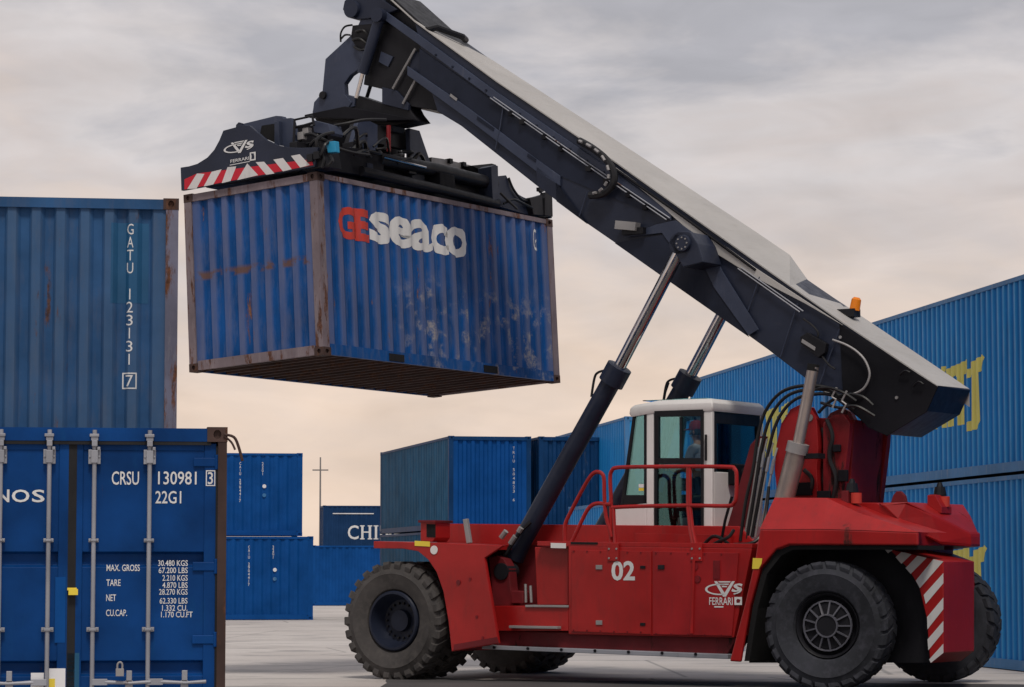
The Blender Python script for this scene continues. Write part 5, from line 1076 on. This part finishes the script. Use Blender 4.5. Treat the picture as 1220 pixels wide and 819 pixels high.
J = [(HX + .10, HY, Z0, .15, .12), (HX + .08, HY, Z0 + .20, .14, .11), (HX + .05, HY, Z0 + .40, .165, .115), (HX + .04, HY, Z0 + .52, .11, .09), (HX + .03, HY, Z0 + .60, .055), (HX + .0, HY, Z0 + .67, .06),
     (HX + .04, HY - .19, Z0 + .49, .062), (HX - .03, HY - .25, Z0 + .22, .048), (HX - .24, HY - .17, Z0 + .20, .036), (HX - .32, HY - .15, Z0 + .235, .032),
     (HX + .04, HY + .19, Z0 + .49, .062), (HX - .03, HY + .25, Z0 + .22, .048), (HX - .24, HY + .17, Z0 + .20, .036), (HX - .32, HY + .15, Z0 + .235, .032),
     (HX + .04, HY - .10, Z0 - .02, .095), (HX - .38, HY - .13, Z0 + .03, .07), (HX - .42, HY - .13, Z0 - .38, .05), (HX - .43, HY - .13, Z0 - .47, .045), (HX - .58, HY - .13, Z0 - .49, .035),
     (HX + .04, HY + .10, Z0 - .02, .095), (HX - .38, HY + .13, Z0 + .03, .07), (HX - .42, HY + .13, Z0 - .38, .05), (HX - .43, HY + .13, Z0 - .47, .045), (HX - .58, HY + .13, Z0 - .49, .035),
     (HX + .005, HY, HZ_ - .03, .082, .075), (HX + .005, HY, HZ_ + .07, .085, .078)]
Ed = [(0, 1), (1, 2), (2, 3), (3, 4), (4, 5), (3, 6), (6, 7), (7, 8), (8, 9), (3, 10), (10, 11), (11, 12), (12, 13), (0, 14), (14, 15), (15, 16), (16, 17), (17, 18), (0, 19), (19, 20), (20, 21), (21, 22), (22, 23), (5, 24), (24, 25)]
for s, w in ((-1, 9), (1, 13)):                            # five fingers closed on the wheel rim
    bx_, by_, bz_ = J[w][:3]
    for k, (dy, l) in enumerate(((-.033, .07), (-.011, .08), (.011, .075), (.033, .06))):
        i = len(J); J += [(bx_ - .03, by_ + dy * .8, bz_ + .012, .010), (bx_ - l, by_ + dy, bz_ + .0, .009), (bx_ - l - .005, by_ + dy, bz_ - .035, .008)]; Ed += [(w, i), (i, i + 1), (i + 1, i + 2)]
    i = len(J); J += [(bx_ - .01, by_ - s * .035, bz_ + .005, .011), (bx_ - .045, by_ - s * .05, bz_ - .02, .009)]; Ed += [(w, i), (i, i + 1)]
drv = skin_body('person', J, Ed, 'skin'); drv.matrix_world = pm_
tag(drv, 'driver with red cap and grey shirt sitting behind the cab door window', 'person')
sj = [(x, y, z, *[r + .014 for r in rr]) for x, y, z, *rr in J[0:4]] + [(x, y, z, rr[0] + .012) for x, y, z, *rr in (J[6], J[7], J[10], J[11])]
skin_body('shirt', sj, [(0, 1), (1, 2), (2, 3), (3, 4), (4, 5), (3, 6), (6, 7)], 'shirt', drv)
tj = [(J[0][0], J[0][1], J[0][2] - .01, .16, .13)] + [(x, y, z, rr[0] + .014) for x, y, z, *rr in (J[14], J[15], J[16], J[19], J[20], J[21])]
skin_body('trousers', tj, [(0, 1), (1, 2), (2, 3), (0, 4), (4, 5), (5, 6)], 'trou', drv)
for s in (-1, 1): skin_body('shoe', [(HX - .42, HY + s * .13, Z0 - .47, .055), (HX - .60, HY + s * .13, Z0 - .495, .042)], [(0, 1)], 'hair', drv)
b = MB(); b.disc_z([(.098, .015), (.104, .05), (.100, .10), (.075, .14), (.03, .158)], 20, (HX + .008, HY, HZ_ - .0)); 
b.loftv([(HX - .06, HY - .07, HZ_ + .03), (HX - .19, HY - .05, HZ_ + .015), (HX - .19, HY + .05, HZ_ + .015), (HX - .06, HY + .07, HZ_ + .03)], [(HX - .06, HY - .07, HZ_ + .04), (HX - .19, HY - .05, HZ_ + .022), (HX - .19, HY + .05, HZ_ + .022), (HX - .06, HY + .07, HZ_ + .04)])
b.build('cap', 'cap', drv, True)
b = MB(); b.disc_z([(.088, -.06), (.098, -.02), (.097, .03)], 18, (HX + .03, HY, HZ_)); b.build('hair', 'hair', drv, True)
b = MB(); b.loftv([(HX - .075, HY - .012, HZ_ + .0), (HX - .075, HY + .012, HZ_ + .0), (HX - .07, HY + .018, HZ_ - .05), (HX - .07, HY - .018, HZ_ - .05)], [(HX - .085, HY - .006, HZ_ - .0), (HX - .085, HY + .006, HZ_ - .0), (HX - .112, HY + .012, HZ_ - .045), (HX - .112, HY - .012, HZ_ - .045)]); b.build('nose', 'skin', drv, True, .004)
for s in (-1, 1):
    b = MB(); b.disc_z([(.004, -.009), (.012, 0), (.004, .009)], 10, (HX - .078, HY + s * .032, HZ_ + .004)); b.build('eye', 'eye', drv, True)
    b = MB(); b.disc_z([(.008, -.03), (.02, 0), (.012, .03)], 10, (HX + .015, HY + s * .085, HZ_ - .02)); b.build('ear', 'skin', drv, True)
b = MB().box((HX - .089, HY - .024, HZ_ - .078), (HX - .075, HY + .024, HZ_ - .068)); b.build('mouth', 'cap', drv)
